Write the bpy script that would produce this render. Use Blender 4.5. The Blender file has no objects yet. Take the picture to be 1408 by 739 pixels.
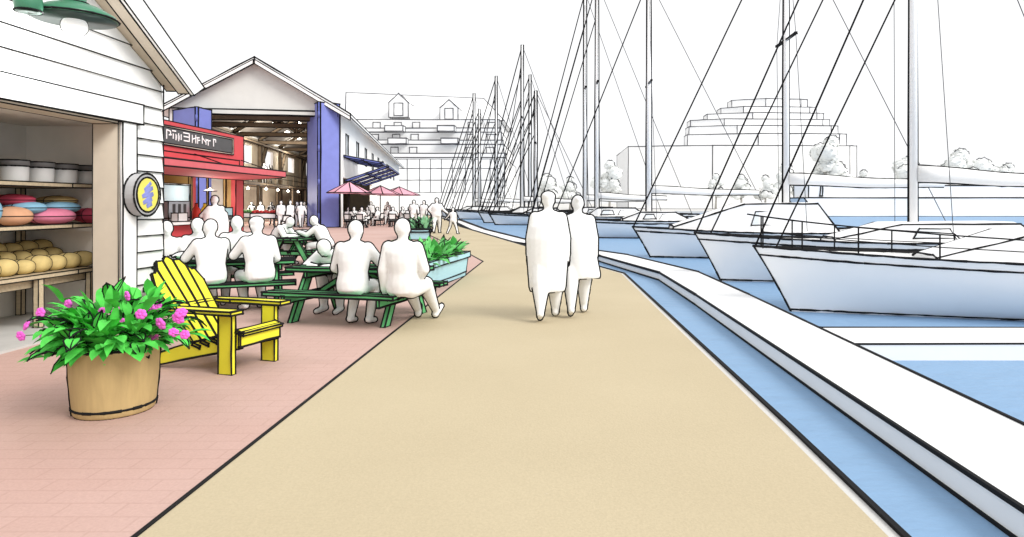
import bpy, math, random
from mathutils import Vector, Matrix
random.seed(7)
R = math.radians
scn = bpy.context.scene
C = scn.collection
V = Vector

# ------------------------------------------------------------------ camera
EYE = 1.65
cam_d = bpy.data.cameras.new('camera'); cam = bpy.data.objects.new('camera', cam_d); C.objects.link(cam)
cam.location = (0, 0, EYE); cam.rotation_euler = (R(90), 0, 0)
cam_d.sensor_width = 36; cam_d.lens = 900/1408*36
cam_d.shift_x = -61/1408; cam_d.shift_y = -89.5/1408
cam_d.clip_end = 8000; cam_d.clip_start = 0.05
scn.camera = cam

# ------------------------------------------------------------------ world
w = bpy.data.worlds.new('World'); scn.world = w; w.use_nodes = True
nt = w.node_tree; nt.nodes.clear()
SUN = V((0.82, -0.52, 0.78)).normalized()
sky = nt.nodes.new('ShaderNodeTexSky'); sky.sky_type = 'NISHITA'; sky.sun_disc = False
sky.sun_elevation = math.asin(SUN.z); sky.sun_rotation = math.atan2(SUN.x, SUN.y)
sky.air_density = 1.0; sky.dust_density = 4.0
hs = nt.nodes.new('ShaderNodeHueSaturation'); hs.inputs['Saturation'].default_value = 0.06
mx = nt.nodes.new('ShaderNodeMix'); mx.data_type = 'RGBA'; mx.inputs[0].default_value = 0.72
mx.inputs[7].default_value = (10.6, 10.65, 10.75, 1)          # the even white cloud deck in front of the clear sky
bg = nt.nodes.new('ShaderNodeBackground'); bg.inputs[1].default_value = 0.10
out = nt.nodes.new('ShaderNodeOutputWorld')
nt.links.new(sky.outputs[0], hs.inputs['Color']); nt.links.new(hs.outputs[0], mx.inputs[6])
nt.links.new(mx.outputs[2], bg.inputs[0]); nt.links.new(bg.outputs[0], out.inputs[0])
sd = bpy.data.lights.new('sun', 'SUN'); sd.energy = 1.9; sd.angle = R(28); sd.color = (1, .965, .91)
so = bpy.data.objects.new('sun', sd); C.objects.link(so)
so.rotation_euler = SUN.to_track_quat('Z', 'Y').to_euler()
scn.view_settings.view_transform = 'Standard'; scn.view_settings.look = 'None'
scn.view_settings.gamma = 1; scn.view_settings.use_curve_mapping = False
scn.view_settings.exposure = 0.35

# ------------------------------------------------------------------ materials
def mat(name, col, rough=.6, var=.06, scale=6., bump=0., spec=.3, emit=None, alpha=None, metal=0., stretch=None):
    m = bpy.data.materials.new(name); m.use_nodes = True
    n = m.node_tree; b = n.nodes['Principled BSDF']
    b.inputs['Base Color'].default_value = (*col, 1); b.inputs['Roughness'].default_value = rough
    b.inputs['Specular IOR Level'].default_value = spec; b.inputs['Metallic'].default_value = metal
    if emit: b.inputs['Emission Color'].default_value = (*emit[:3], 1); b.inputs['Emission Strength'].default_value = emit[3]
    if alpha is not None: b.inputs['Alpha'].default_value = alpha
    if var or bump:
        tc = n.nodes.new('ShaderNodeTexCoord'); nz = n.nodes.new('ShaderNodeTexNoise')
        nz.inputs['Scale'].default_value = scale; nz.inputs['Detail'].default_value = 6
        src = tc.outputs['Object']
        if stretch:
            mp = n.nodes.new('ShaderNodeMapping'); mp.inputs['Scale'].default_value = stretch
            n.links.new(src, mp.inputs[0]); src = mp.outputs[0]
        n.links.new(src, nz.inputs['Vector'])
        mr = n.nodes.new('ShaderNodeMapRange'); mr.inputs[1].default_value = .3; mr.inputs[2].default_value = .7
        mr.inputs[3].default_value = 1-var; mr.inputs[4].default_value = 1+var
        n.links.new(nz.outputs[0], mr.inputs[0])
        mm = n.nodes.new('ShaderNodeMix'); mm.data_type = 'RGBA'; mm.blend_type = 'MULTIPLY'; mm.inputs[0].default_value = 1
        mm.inputs[6].default_value = (*col, 1); n.links.new(mr.outputs[0], mm.inputs[7])
        n.links.new(mm.outputs[2], b.inputs['Base Color'])
        if bump:
            bp = n.nodes.new('ShaderNodeBump'); bp.inputs['Strength'].default_value = bump; bp.inputs['Distance'].default_value = .02
            n.links.new(nz.outputs[0], bp.inputs['Height']); n.links.new(bp.outputs[0], b.inputs['Normal'])
    return m

M = dict(
    ink=mat('black_trim', (.012, .012, .013), .7, 0, spec=.1),
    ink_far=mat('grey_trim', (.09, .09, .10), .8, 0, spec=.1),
    white=mat('white_paint', (.88, .88, .87), .55, .025, 3., .03),
    gel=mat('white_gelcoat', (.91, .91, .91), .3, .015, 1.),
    cloth=mat('white_cloth', (.86, .86, .855), .9, .02, 18., .12, spec=.05),
    tan=mat('tan_board', (.50, .43, .33), .6, .05, 5., .05),
    reveal=mat('cream_board', (.60, .53, .43), .6, .04, 5., .05),
    greyin=mat('grey_plaster', (.80, .765, .70), .8, .12, 1.2, .08),
    greyfl=mat('grey_floor', (.54, .53, .51), .7, .10, 2.),
    shelf=mat('shelf_wood', (.52, .43, .29), .6, .14, 4., .1, stretch=(1, 8, 8)),
    green=mat('green_paint', (.11, .45, .17), .5, .10, 5., .06, stretch=(1, 6, 6)),
    yellow=mat('yellow_paint', (.78, .72, .04), .5, .05, 5., .06),
    lampg=mat('green_enamel', (.055, .20, .115), .3, .06, 4.),
    lampi=mat('grey_enamel', (.11, .16, .14), .4, .05, 4.),
    bulb=mat('opal_glass', (.9, .9, .88), .25, 0, emit=(1, .98, .94, .35)),
    red=mat('red_paint', (.58, .062, .072), .5, .05, 3., .03),
    redaw=mat('red_awning', (.60, .13, .15), .8, .05, 4., .05),
    dark=mat('charcoal_panel', (.075, .08, .08), .6, .08, 4.),
    sand=mat('ochre_wall', (.60, .42, .18), .7, .06, 3.),
    blue=mat('blue_door', (.19, .22, .56), .5, .05, 2., .03),
    bluef=mat('blue_frame', (.12, .15, .44), .45, .05, 3.),
    gable=mat('gable_grey', (.66, .67, .64), .7, .03, 1.5, .03),
    brown=mat('brown_beam', (.16, .12, .08), .7, .15, 3., .1),
    inwall=mat('brown_grey_wall', (.40, .35, .275), .8, .10, 1.5),
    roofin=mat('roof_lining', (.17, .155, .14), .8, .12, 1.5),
    pink=mat('pink_canvas', (.74, .36, .44), .8, .04, 4.),
    pot=mat('tan_barrel', (.46, .335, .155), .65, .08, 4., .08, stretch=(6, 6, 1)),
    leaf=mat('leaf_green', (.085, .56, .075), .75, .28, 9.),
    leafa=mat('planter_leaf', (.13, .52, .13), .5, .20, 9.),
    leafb=mat('pale_planter_leaf', (.20, .46, .24), .5, .15, 9.),
    stem=mat('stem_green', (.05, .20, .04), .6, .1, 9.),
    flower=mat('pink_petal', (.80, .13, .62), .6, .10, 30.),
    soil=mat('soil', (.06, .045, .03), .95, .3, 20., .4),
    trough=mat('pale_blue_planter', (.40, .66, .74), .5, .05, 3., .04, stretch=(1, 1, 8)),
    glass=mat('pale_glass', (.50, .66, .76), .12, 0, alpha=.55),
    glassc=mat('canopy_glass', (.80, .84, .88), .15, 0, alpha=.35),
    steel=mat('steel', (.55, .58, .60), .35, .05, 4., metal=.5),
    bread=mat('bread_crust', (.58, .45, .19), .75, .14, 7., .25),
    lid=mat('grey_lid', (.16, .16, .16), .5, .05, 5.),
    jar=mat('stoneware', (.66, .66, .65), .4, .04, 5.),
    rbot=mat('red_bottle', (.55, .035, .02), .35, .04, 4.),
    ybot=mat('yellow_bottle', (.75, .62, .05), .35, .04, 4.),
    apple=mat('red_fruit', (.42, .03, .03), .4, .25, 12.),
    salad=mat('green_produce', (.13, .33, .10), .6, .30, 12.),
    signy=mat('sign_yellow', (.72, .66, .12), .5, .04, 4.),
    signb=mat('sign_blue', (.24, .27, .62), .5, .04, 4.),
    rim=mat('sign_rim', (.42, .42, .43), .5, .04, 4.),
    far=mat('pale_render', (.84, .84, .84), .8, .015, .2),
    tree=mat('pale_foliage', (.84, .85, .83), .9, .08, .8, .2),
    trunk=mat('pale_bark', (.45, .43, .40), .9, .1, 2.),
    lit=mat('lit_lamp', (.9, .9, .85), .4, 0, emit=(1, .93, .80, 9)),
    pontoon=mat('white_decking', (.84, .84, .84), .65, .02, 2., .05),
    hatch=mat('pale_window', (.74, .78, .81), .2, .03, 2.),
)
for nm, c in dict(crimson=(.50, .07, .12), ochre=(.55, .40, .18), skyb=(.24, .46, .62), rose=(.62, .20, .30), orange=(.60, .33, .20)).items():
    M[nm] = mat(nm + '_fabric', c, .9, .06, 14., .15, spec=.05)

def ground_mat(name, c1, c2, scale, bump, rough=.85, joint=None):
    m = bpy.data.materials.new(name); m.use_nodes = True; n = m.node_tree; b = n.nodes['Principled BSDF']
    b.inputs['Roughness'].default_value = rough; b.inputs['Specular IOR Level'].default_value = .15
    tc = n.nodes.new('ShaderNodeTexCoord')
    nz = n.nodes.new('ShaderNodeTexNoise'); nz.inputs['Scale'].default_value = scale; nz.inputs['Detail'].default_value = 8
    fine = n.nodes.new('ShaderNodeTexNoise'); fine.inputs['Scale'].default_value = 60; fine.inputs['Detail'].default_value = 4
    n.links.new(tc.outputs['Object'], nz.inputs['Vector']); n.links.new(tc.outputs['Object'], fine.inputs['Vector'])
    cr = n.nodes.new('ShaderNodeValToRGB'); cr.color_ramp.elements[0].position = .32; cr.color_ramp.elements[1].position = .68
    cr.color_ramp.elements[0].color = (*c1, 1); cr.color_ramp.elements[1].color = (*c2, 1)
    n.links.new(nz.outputs[0], cr.inputs[0])
    mr = n.nodes.new('ShaderNodeMapRange'); mr.inputs[1].default_value = .3; mr.inputs[2].default_value = .7
    mr.inputs[3].default_value = .955; mr.inputs[4].default_value = 1.045; n.links.new(fine.outputs[0], mr.inputs[0])
    mm = n.nodes.new('ShaderNodeMix'); mm.data_type = 'RGBA'; mm.blend_type = 'MULTIPLY'; mm.inputs[0].default_value = 1
    n.links.new(cr.outputs[0], mm.inputs[6]); n.links.new(mr.outputs[0], mm.inputs[7])
    last = mm.outputs[2]
    if joint:
        bk = n.nodes.new('ShaderNodeTexBrick'); bk.inputs['Scale'].default_value = joint; bk.inputs['Mortar Size'].default_value = .012
        bk.inputs['Color1'].default_value = (1, 1, 1, 1); bk.inputs['Color2'].default_value = (.98, .975, .97, 1); bk.inputs['Mortar'].default_value = (.92, .91, .90, 1)
        n.links.new(tc.outputs['Object'], bk.inputs['Vector'])
        m3 = n.nodes.new('ShaderNodeMix'); m3.data_type = 'RGBA'; m3.blend_type = 'MULTIPLY'; m3.inputs[0].default_value = 1
        n.links.new(last, m3.inputs[6]); n.links.new(bk.outputs[0], m3.inputs[7]); last = m3.outputs[2]
    n.links.new(last, b.inputs['Base Color'])
    bp = n.nodes.new('ShaderNodeBump'); bp.inputs['Strength'].default_value = bump; bp.inputs['Distance'].default_value = .01
    n.links.new(fine.outputs[0], bp.inputs['Height']); n.links.new(bp.outputs[0], b.inputs['Normal'])
    return m
M['tanpath'] = ground_mat('tan_bound_gravel', (.475, .40, .268), (.51, .432, .293), .5, .25)
M['pinkpave'] = ground_mat('pink_paving', (.51, .335, .288), (.55, .385, .342), .35, .2, joint=1.6)
M['quay'] = ground_mat('pale_concrete', (.56, .55, .53), (.62, .61, .59), .3, .2)
def water_mat():
    m = bpy.data.materials.new('harbour_water'); m.use_nodes = True; n = m.node_tree; b = n.nodes['Principled BSDF']
    b.inputs['Base Color'].default_value = (.225, .36, .54, 1); b.inputs['Roughness'].default_value = .45
    b.inputs['Specular IOR Level'].default_value = .06
    tc = n.nodes.new('ShaderNodeTexCoord'); mp = n.nodes.new('ShaderNodeMapping'); mp.inputs['Scale'].default_value = (1.2, 2.2, 1)
    nz = n.nodes.new('ShaderNodeTexNoise'); nz.inputs['Scale'].default_value = 1.6; nz.inputs['Detail'].default_value = 5
    n.links.new(tc.outputs['Object'], mp.inputs[0]); n.links.new(mp.outputs[0], nz.inputs['Vector'])
    bp = n.nodes.new('ShaderNodeBump'); bp.inputs['Strength'].default_value = .55; bp.inputs['Distance'].default_value = .08
    n.links.new(nz.outputs[0], bp.inputs['Height']); n.links.new(bp.outputs[0], b.inputs['Normal'])
    return m
M['water'] = water_mat()

# ------------------------------------------------------------------ mesh builder
def frame(d, up=V((0, 0, 1))):
    d = d.normalized()
    if abs(d.dot(up)) > .98: up = V((1, 0, 0))
    a = d.cross(up).normalized(); return a, a.cross(d).normalized()

IR = random.Random(11)
class MB:
    """collects shapes; build() links them as ONE mesh object (with its dark edge trim as a second material)"""
    def __init__(s, ink=0., off=None):
        s.v = []; s.f = []; s.mi = []; s.e = []; s.ink = ink*1.3; s.off = V(off) if off else None; s.cur = 0; s.sm = []
    def add(s, vs, fs, mi=None, smooth=False):
        b = len(s.v); s.v += [V(p) for p in vs]
        for f in fs: s.f.append([b+i for i in f]); s.mi.append(s.cur if mi is None else mi); s.sm.append(smooth)
    def line(s, *pts):
        pts = [V(p) for p in pts]
        for a, b in zip(pts, pts[1:]): s.e.append((a, b))
    def box(s, x0, y0, z0, x1, y1, z1, ink=True, mi=None):
        p = [V((x, y, z)) for z in (z0, z1) for y in (y0, y1) for x in (x0, x1)]
        s.hexa(p, ink, mi)
    def hexa(s, p, ink=True, mi=None):
        s.add(p, [(0, 2, 3, 1), (4, 5, 7, 6), (0, 1, 5, 4), (2, 6, 7, 3), (0, 4, 6, 2), (1, 3, 7, 5)], mi)
        if ink and s.ink:
            for a, b in ((0, 1), (2, 3), (4, 5), (6, 7), (0, 2), (1, 3), (4, 6), (5, 7), (0, 4), (1, 5), (2, 6), (3, 7)): s.e.append((V(p[a]), V(p[b])))
    def beam(s, p0, p1, wd, ht, up=(0, 0, 1), ink=True, mi=None):
        p0, p1 = V(p0), V(p1); a, b = frame(p1-p0, V(up)); a = a*wd/2; b = b*ht/2
        p = []
        for q in (p0, p1):
            p += [q-a-b, q+a-b, q-a+b, q+a+b]
        s.hexa(p, ink, mi)
    def extrude(s, poly, vec, ink=True, mi=None):
        n = len(poly); vec = V(vec); a = [V(p) for p in poly]; b = [p+vec for p in a]
        s.add(a+b, [tuple(range(n))[::-1], tuple(range(n, 2*n))]+[(i, (i+1) % n, n+(i+1) % n, n+i) for i in range(n)], mi)
        if ink and s.ink:
            for i in range(n):
                j = (i+1) % n; s.e += [(a[i], a[j]), (b[i], b[j]), (a[i], b[i])]
    def tube(s, pts, r, n=8, mi=None, smooth=True):
        pts = [V(p) for p in pts]; k = len(pts); rs = r if isinstance(r, (list, tuple)) else [r]*k; vs = []; a = None
        for i, p in enumerate(pts):
            d = (pts[min(i+1, k-1)]-pts[max(i-1, 0)])
            if a is None: a, b = frame(d)
            else:
                dn = d.normalized(); a = (a-dn*a.dot(dn)).normalized(); b = a.cross(dn)
            for j in range(n):
                t = 2*math.pi*j/n; vs.append(p+(a*math.cos(t)+b*math.sin(t))*rs[i])
        fs = [(i*n+j, i*n+(j+1) % n, (i+1)*n+(j+1) % n, (i+1)*n+j) for i in range(k-1) for j in range(n)]
        fs += [tuple(range(n))[::-1], tuple(range((k-1)*n, k*n))]
        s.add(vs, fs, mi, smooth)
    def lathe(s, prof, c=(0, 0, 0), n=24, mi=None, rings=(), smooth=True, ell=(1, 1)):
        c = V(c); vs = []
        for r, z in prof:
            for j in range(n):
                t = 2*math.pi*j/n; vs.append(c+V((r*math.cos(t)*ell[0], r*math.sin(t)*ell[1], z)))
        k = len(prof)
        fs = [(i*n+j, i*n+(j+1) % n, (i+1)*n+(j+1) % n, (i+1)*n+j) for i in range(k-1) for j in range(n)]
        fs += [tuple(range(n))[::-1], tuple(range((k-1)*n, k*n))]
        s.add(vs, fs, mi, smooth)
        if s.ink:
            for i in rings:
                q = vs[i*n:(i+1)*n]; s.line(*q, q[0])
    def ball(s, c, r, n=14, m=9, e=1., mi=None, mtx=None):
        c = V(c); r = r if isinstance(r, (tuple, list)) else (r, r, r); sg = lambda x: math.copysign(abs(x)**e, x)
        vs = []
        for i in range(m+1):
            ph = -math.pi/2+math.pi*i/m
            for j in range(n):
                t = 2*math.pi*j/n
                p = V((r[0]*sg(math.cos(ph))*sg(math.cos(t)), r[1]*sg(math.cos(ph))*sg(math.sin(t)), r[2]*sg(math.sin(ph))))
                vs.append(c+(mtx @ p if mtx else p))
        s.add(vs, [(i*n+j, i*n+(j+1) % n, (i+1)*n+(j+1) % n, (i+1)*n+j) for i in range(m) for j in range(n)], mi, True)
    def quad(s, a, b, c, d, mi=None, ink=False):
        s.add([a, b, c, d], [(0, 1, 2, 3)], mi)
        if ink and s.ink: s.line(a, b, c, d, a)
    def mesh(s, name, mats, ink_mat='ink'):
        nf = len(s.f)
        if s.e and s.ink:
            im = len(mats); r = s.ink
            for a, b in s.e:
                d = b-a
                if d.length < 1e-5: continue
                p, q = frame(d); u = d.normalized(); vs = []; n = 1 if d.length < 14*r else (3 if d.length < 60*r else 5)
                for i in range(n+1):
                    x = a+d*i/n; k = r*IR.uniform(.72, 1.2)
                    if i == 0: x = x-u*r*IR.uniform(.4, 1.3)
                    elif i == n: x = x+u*r*IR.uniform(.4, 1.3)
                    else: x = x+p*r*IR.uniform(-.3, .3)+q*r*IR.uniform(-.3, .3)
                    vs += [x+p*k, x+q*k, x-p*k, x-q*k]
                fs = [(3, 2, 1, 0), (4*n, 4*n+1, 4*n+2, 4*n+3)]
                for i in range(n): fs += [(4*i+j, 4*i+(j+1) % 4, 4*i+4+(j+1) % 4, 4*i+4+j) for j in range(4)]
                s.add(vs, fs, im)
        me = bpy.data.meshes.new(name)
        vs = [p-s.off for p in s.v] if s.off else s.v
        me.from_pydata(vs, [], s.f)
        for m in mats: me.materials.append(M[m])
        if s.e and s.ink: me.materials.append(M[ink_mat])
        me.polygons.foreach_set('material_index', s.mi)
        me.polygons.foreach_set('use_smooth', s.sm)
        fix_normals(me, nf); me.update(); return me
    def build(s, name, mats, parent=None, ink_mat='ink'):
        if isinstance(mats, str): mats = (mats,)
        o = bpy.data.objects.new(name, s.mesh(name, mats, ink_mat)); C.objects.link(o)
        if parent: o.parent = parent
        elif s.off: o.location = s.off
        return o
import bmesh
def fix_normals(me, nf):
    bm = bmesh.new(); bm.from_mesh(me); bmesh.ops.recalc_face_normals(bm, faces=bm.faces[:]); bm.to_mesh(me); bm.free()

def contour(me, dirs, r, minlen=.12):
    """raised dark piping where the surface turns edge-on to a direction of the object's own frame: drawn outlines of figures, seams of cushions, crusts"""
    vs = [v.co.copy() for v in me.vertices]; ns = [v.normal.copy() for v in me.vertices]; allseg = []
    for d in dirs:
        d = V(d).normalized(); fv = [n.dot(d) for n in ns]; segs = []; par = {}
        def find(k):
            while par.setdefault(k, k) != k: k = par[k]
            return k
        for p in me.polygons:
            ids = list(p.vertices); pts = []
            for a, b in zip(ids, ids[1:]+ids[:1]):
                if (fv[a] > 0) != (fv[b] > 0):
                    t = fv[a]/(fv[a]-fv[b]); pts.append((vs[a].lerp(vs[b], t), (min(a, b), max(a, b))))
            if len(pts) >= 2:
                segs.append((pts[0], pts[1])); par[find(pts[0][1])] = find(pts[1][1])
        ln = {}
        for a, b in segs: k = find(a[1]); ln[k] = ln.get(k, 0)+(a[0]-b[0]).length
        allseg += [(a[0], b[0]) for a, b in segs if ln[find(a[1])] > minlen]
    return allseg

def add_ink(me, segs, r, ink_mat='ink'):
    nv, nf = len(me.vertices), len(me.polygons)
    vs = [v.co.copy() for v in me.vertices]; fs = [list(p.vertices) for p in me.polygons]
    mi = [p.material_index for p in me.polygons]; sm = [p.use_smooth for p in me.polygons]
    k = len(me.materials)
    for a, b in segs:
        d = b-a
        if d.length < 1e-6: continue
        p, q = frame(d); e = d.normalized()*r*.5; o = len(vs)
        for x in (a-e, b+e): vs += [x+p*r, x+q*r, x-p*r, x-q*r]
        for f in ((0, 1, 5, 4), (1, 2, 6, 5), (2, 3, 7, 6), (3, 0, 4, 7)): fs.append([o+i for i in f]); mi.append(k); sm.append(False)
    m2 = bpy.data.meshes.new(me.name)
    m2.from_pydata(vs, [], fs)
    for m in me.materials: m2.materials.append(m)
    m2.materials.append(M[ink_mat]); m2.polygons.foreach_set('material_index', mi); m2.polygons.foreach_set('use_smooth', sm); m2.update()
    return m2

def inked(o, dirs, r, minlen=.1, ink_mat='ink'):
    me = o.data; o.data = add_ink(me, contour(me, dirs, r, minlen), r, ink_mat); return o

def tag(o, label=None, cat=None, group=None, kind=None):
    for k, x in (('label', label), ('category', cat), ('group', group), ('kind', kind)):
        if x: o[k] = x
    return o
def thing(name, label, cat, loc=(0, 0, 0), rz=0., group=None):
    o = bpy.data.objects.new(name, None); C.objects.link(o); o.location = loc; o.rotation_euler = (0, 0, rz)
    return tag(o, label, cat, group)
def dup(o, parent=None, **kw):
    c = o.copy(); C.objects.link(c)
    if parent: c.parent = parent
    for ch in list(o.children): dup(ch, c)
    for k in ('loc', 'rz', 'label', 'group'):
        if k in kw:
            if k == 'loc': c.location = kw[k]
            elif k == 'rz': c.rotation_euler = (0, 0, kw[k])
            else: c[k] = kw[k]
    return c
ORD = ['first', 'second', 'third', 'fourth', 'fifth', 'sixth', 'seventh', 'eighth', 'ninth', 'tenth', 'eleventh', 'twelfth']
def gx(px, Y): return (px-765)/900*Y          # where a sight line crosses depth Y (the photograph was measured with these two)
def gz(py, Y): return EYE+(280-py)/900*Y

# ------------------------------------------------------------------ ground, quay, water
QUAY = [(1.74, -60), (1.74, 4.8), (1.62, 15.4), (-.8, 24), (-6.7, 46), (-12, 70), (-17, 88), (-21.5, 108), (-24, 140), (2500, 140)]
m = MB()
poly = QUAY+[(2500, 4000), (-2500, 4000), (-2500, -60)]
m.extrude([(x, y, -2.2) for x, y in poly], (0, 0, 2.2), False)
tag(m.build('ground', 'quay'), kind='structure')
m = MB(.02)
EDGE = [(-2.08, -60), (-2.08, 18.56), (-2.75, 21.0), (-6.6, 34), (-9.6, 44), (-14.5, 62), (-20.5, 88), (-24.6, 108)]
qi = [(x-.10, y) for x, y in QUAY[:8]]
def strip(m, A, B, z, thick):
    """flat ribbon between two polylines resampled in Y"""
    ys = sorted({y for _, y in A}|{y for _, y in B}); ys = [y for y in ys if A[0][1] <= y <= A[-1][1]]
    def at(P, y):
        for (x0, y0), (x1, y1) in zip(P, P[1:]):
            if y0 <= y <= y1: return x0+(x1-x0)*(y-y0)/(y1-y0)
        return P[-1][0]
    L = [(at(A, y), y) for y in ys]; Rr = [(at(B, y), y) for y in ys]; n = len(ys)
    vs = [(x, y, z) for x, y in L]+[(x, y, z) for x, y in Rr]
    m.add(vs, [(i, n+i, n+i+1, i+1) for i in range(n-1)])
strip(m, EDGE, qi, .005, 0)
tag(m.build('promenade', 'tanpath'), kind='structure')
m = MB(); m.add([(x, y, .004) for x, y in EDGE]+[(-60, 108, .004), (-60, -60, .004)], [tuple(range(len(EDGE)+2))])
tag(m.build('paving', 'pinkpave'), kind='structure')
def ribbon(m, P, wd, z, h):
    for (x0, y0), (x1, y1) in zip(P, P[1:]):
        n = max(1, int((y1-y0)/4))
        for i in range(n):
            a, b = i/n, (i+1)/n; ya = y0+(y1-y0)*a; k = max(1, ya/9)
            if ya < -6: continue
            m.beam((x0+(x1-x0)*a, ya, z), (x0+(x1-x0)*b, y0+(y1-y0)*b, z), wd*k**.75, h, ink=False)
m = MB(); ribbon(m, EDGE, .028, .006, .012); tag(m.build('paving_joint', 'ink'), kind='structure')
m = MB(); ribbon(m, [(x-.02, y) for x, y in QUAY[:8]], .035, -.004, .05); tag(m.build('quay_edge_strip', 'ink'), kind='structure')
m = MB(); m.quad((-60, -80, -.45), (2600, -80, -.45), (2600, 150, -.45), (-60, 150, -.45))
tag(m.build('water', 'water'), kind='structure')

# pontoons
NEAR = [(2.87, -8), (2.87, 13.5), (2.80, 17.8), (1.56, 23.5), (-2.2, 32), (-6.0, 46), (-11.2, 70), (-16.2, 88), (-20.7, 108)]
def pontoon(name, pts, wdt, label):
    r = .012; m = MB(r); T, B = -.23, -.62
    P = [V((x, y, 0)) for x, y in pts]; L = []; Q = []
    for i, p in enumerate(P):
        d = (P[min(i+1, len(P)-1)]-P[max(i-1, 0)]).normalized(); nn = V((d.y, -d.x, 0)); L.append(p); Q.append(p+nn*wdt)
    for i in range(len(P)-1):
        k = max(1, P[i].y/9)
        z = lambda p, h: V((p.x, p.y, h))
        m.hexa([z(L[i], B), z(Q[i], B), z(L[i+1], B), z(Q[i+1], B), z(L[i], T), z(Q[i], T), z(L[i+1], T), z(Q[i+1], T)], False)
        segs = max(1, int((P[i+1]-P[i]).length/3))
        for s in (L, Q):
            for h in (T, -.44):
                for j in range(segs):
                    a = s[i].lerp(s[i+1], j/segs); b = s[i].lerp(s[i+1], (j+1)/segs)
                    m.beam(z(a, h), z(b, h), .034*max(1, a.y/10), .034*max(1, a.y/10), ink=False, mi=1)
    o = m.build(name, ('pontoon', 'ink')); return tag(o, label, 'pontoon')
pontoon('floating_pontoon', NEAR, 1.1, 'long white floating pontoon following the quay beside the tan promenade')
m = MB(.012); m.box(3.99, 8.75, -.62, 16, 9.9, -.23)
tag(m.build('finger_pontoon', 'pontoon'), 'short white finger pontoon in front of the nearest yacht bow', 'pontoon')

# ------------------------------------------------------------------ people
def joints(kind='stand', lean=0., arms=('down', 'down'), legs=None, seat=.45, tilt=0., h=1., nod=0.):
    st = kind == 'stand'; J = {}
    p = V((0, 0, .94)) if st else V((0, 0, seat+.105))
    s = V((math.sin(R(tilt)), math.sin(R(lean)), math.cos(R(lean)))).normalized(); fw = V((0, math.cos(R(lean)), -math.sin(R(lean))))
    J['p'] = p; J['s'] = s; J['fw'] = fw
    J['head'] = p+s*.70+fw*(.03+nod)-V((0, 0, nod*.5))
    off = dict(down=((.06, -.03, -.28), (.075, .05, -.53)), table=((.10, .17, -.21), (-.02, .38, -.20)), lap=((.09, .02, -.27), (-.02, .22, -.37)),
               reach=((.03, .22, -.17), (-.04, .45, -.10)), up=((.06, .20, .03), (.04, .38, .20)), side=((.16, .02, -.24), (.36, .04, -.40)),
               hip=((.20, -.06, -.22), (.06, .05, -.42)), bag=((.05, .06, -.28), (.02, .27, -.30)), fold=((.12, .16, -.16), (-.12, .30, -.16)), swing=((.08, .12, -.26), (.06, .28, -.44)), back=((.10, -.12, -.26), (.10, -.20, -.50)), around=((.15, -.13, -.15), (.29, -.21, -.13)))
    for sd, a in zip((-1, 1), arms):
        sh = p+s*.475+V((sd*.185, 0, 0)); e, w_ = off[a]
        J['sh', sd] = sh; J['el', sd] = sh+V((sd*e[0], e[1], e[2])); J['wr', sd] = sh+V((sd*w_[0], w_[1], w_[2]))
    legs = legs or ('stand' if st else 'sit')
    for sd in (-1, 1):
        hp = p+V((sd*.095, 0, -.03)); J['hp', sd] = hp
        if legs == 'stand': kn = V((sd*.11, .02, .49)); an = V((sd*.12, -.02, .08)); to = V((sd*.14, .15, .045))
        elif legs == 'walk':
            kn = V((sd*.10, .02+.14*sd, .50)); an = V((sd*.10, -.02+.25*sd, .085+(0 if sd > 0 else .05))); to = an+V((sd*.01, .15, -.04 if sd > 0 else -.08))
        elif legs == 'stride': kn = V((sd*.22, .1, .5)); an = V((sd*.36, -.05, .10)); to = an+V((sd*.04, .14, -.05))
        elif legs == 'extend': kn = V((sd*.12, .43, seat+.07)); an = V((sd*.13, .84, .10)); to = V((sd*.16, .96, .16))
        elif legs == 'back': kn = V((sd*.13, .40, seat+.06)); an = V((sd*.13, .22, .09)); to = V((sd*.14, .37, .045))
        else: kn = V((sd*.13, .42, seat+.07)); an = V((sd*.13, .40, .09)); to = V((sd*.15, .55, .045))
        J['kn', sd] = kn; J['an', sd] = an; J['to', sd] = to
    return J

def ring_loft(m, rings, n=16):
    vs = []
    for c, ax, ay, rx, ry in rings:
        for j in range(n):
            t = 2*math.pi*j/n; vs.append(c+ax*rx*math.cos(t)+ay*ry*math.sin(t))
    k = len(rings)
    m.add(vs, [(i*n+j, i*n+(j+1) % n, (i+1)*n+(j+1) % n, (i+1)*n+j) for i in range(k-1) for j in range(n)]+[tuple(range(n))[::-1], tuple(range((k-1)*n, k*n))])

def capsule(m, a, b, ra, rb):
    d = (b-a).normalized(); pts = []; rs = []
    for t in (-90, -60, -30): pts.append(a+d*ra*math.sin(R(t))); rs.append(max(.002, ra*math.cos(R(t))))
    pts += [a, b]; rs += [ra, rb]
    for t in (30, 60, 90): pts.append(b+d*rb*math.sin(R(t))); rs.append(max(.002, rb*math.cos(R(t))))
    m.tube(pts, rs, 10)

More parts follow.
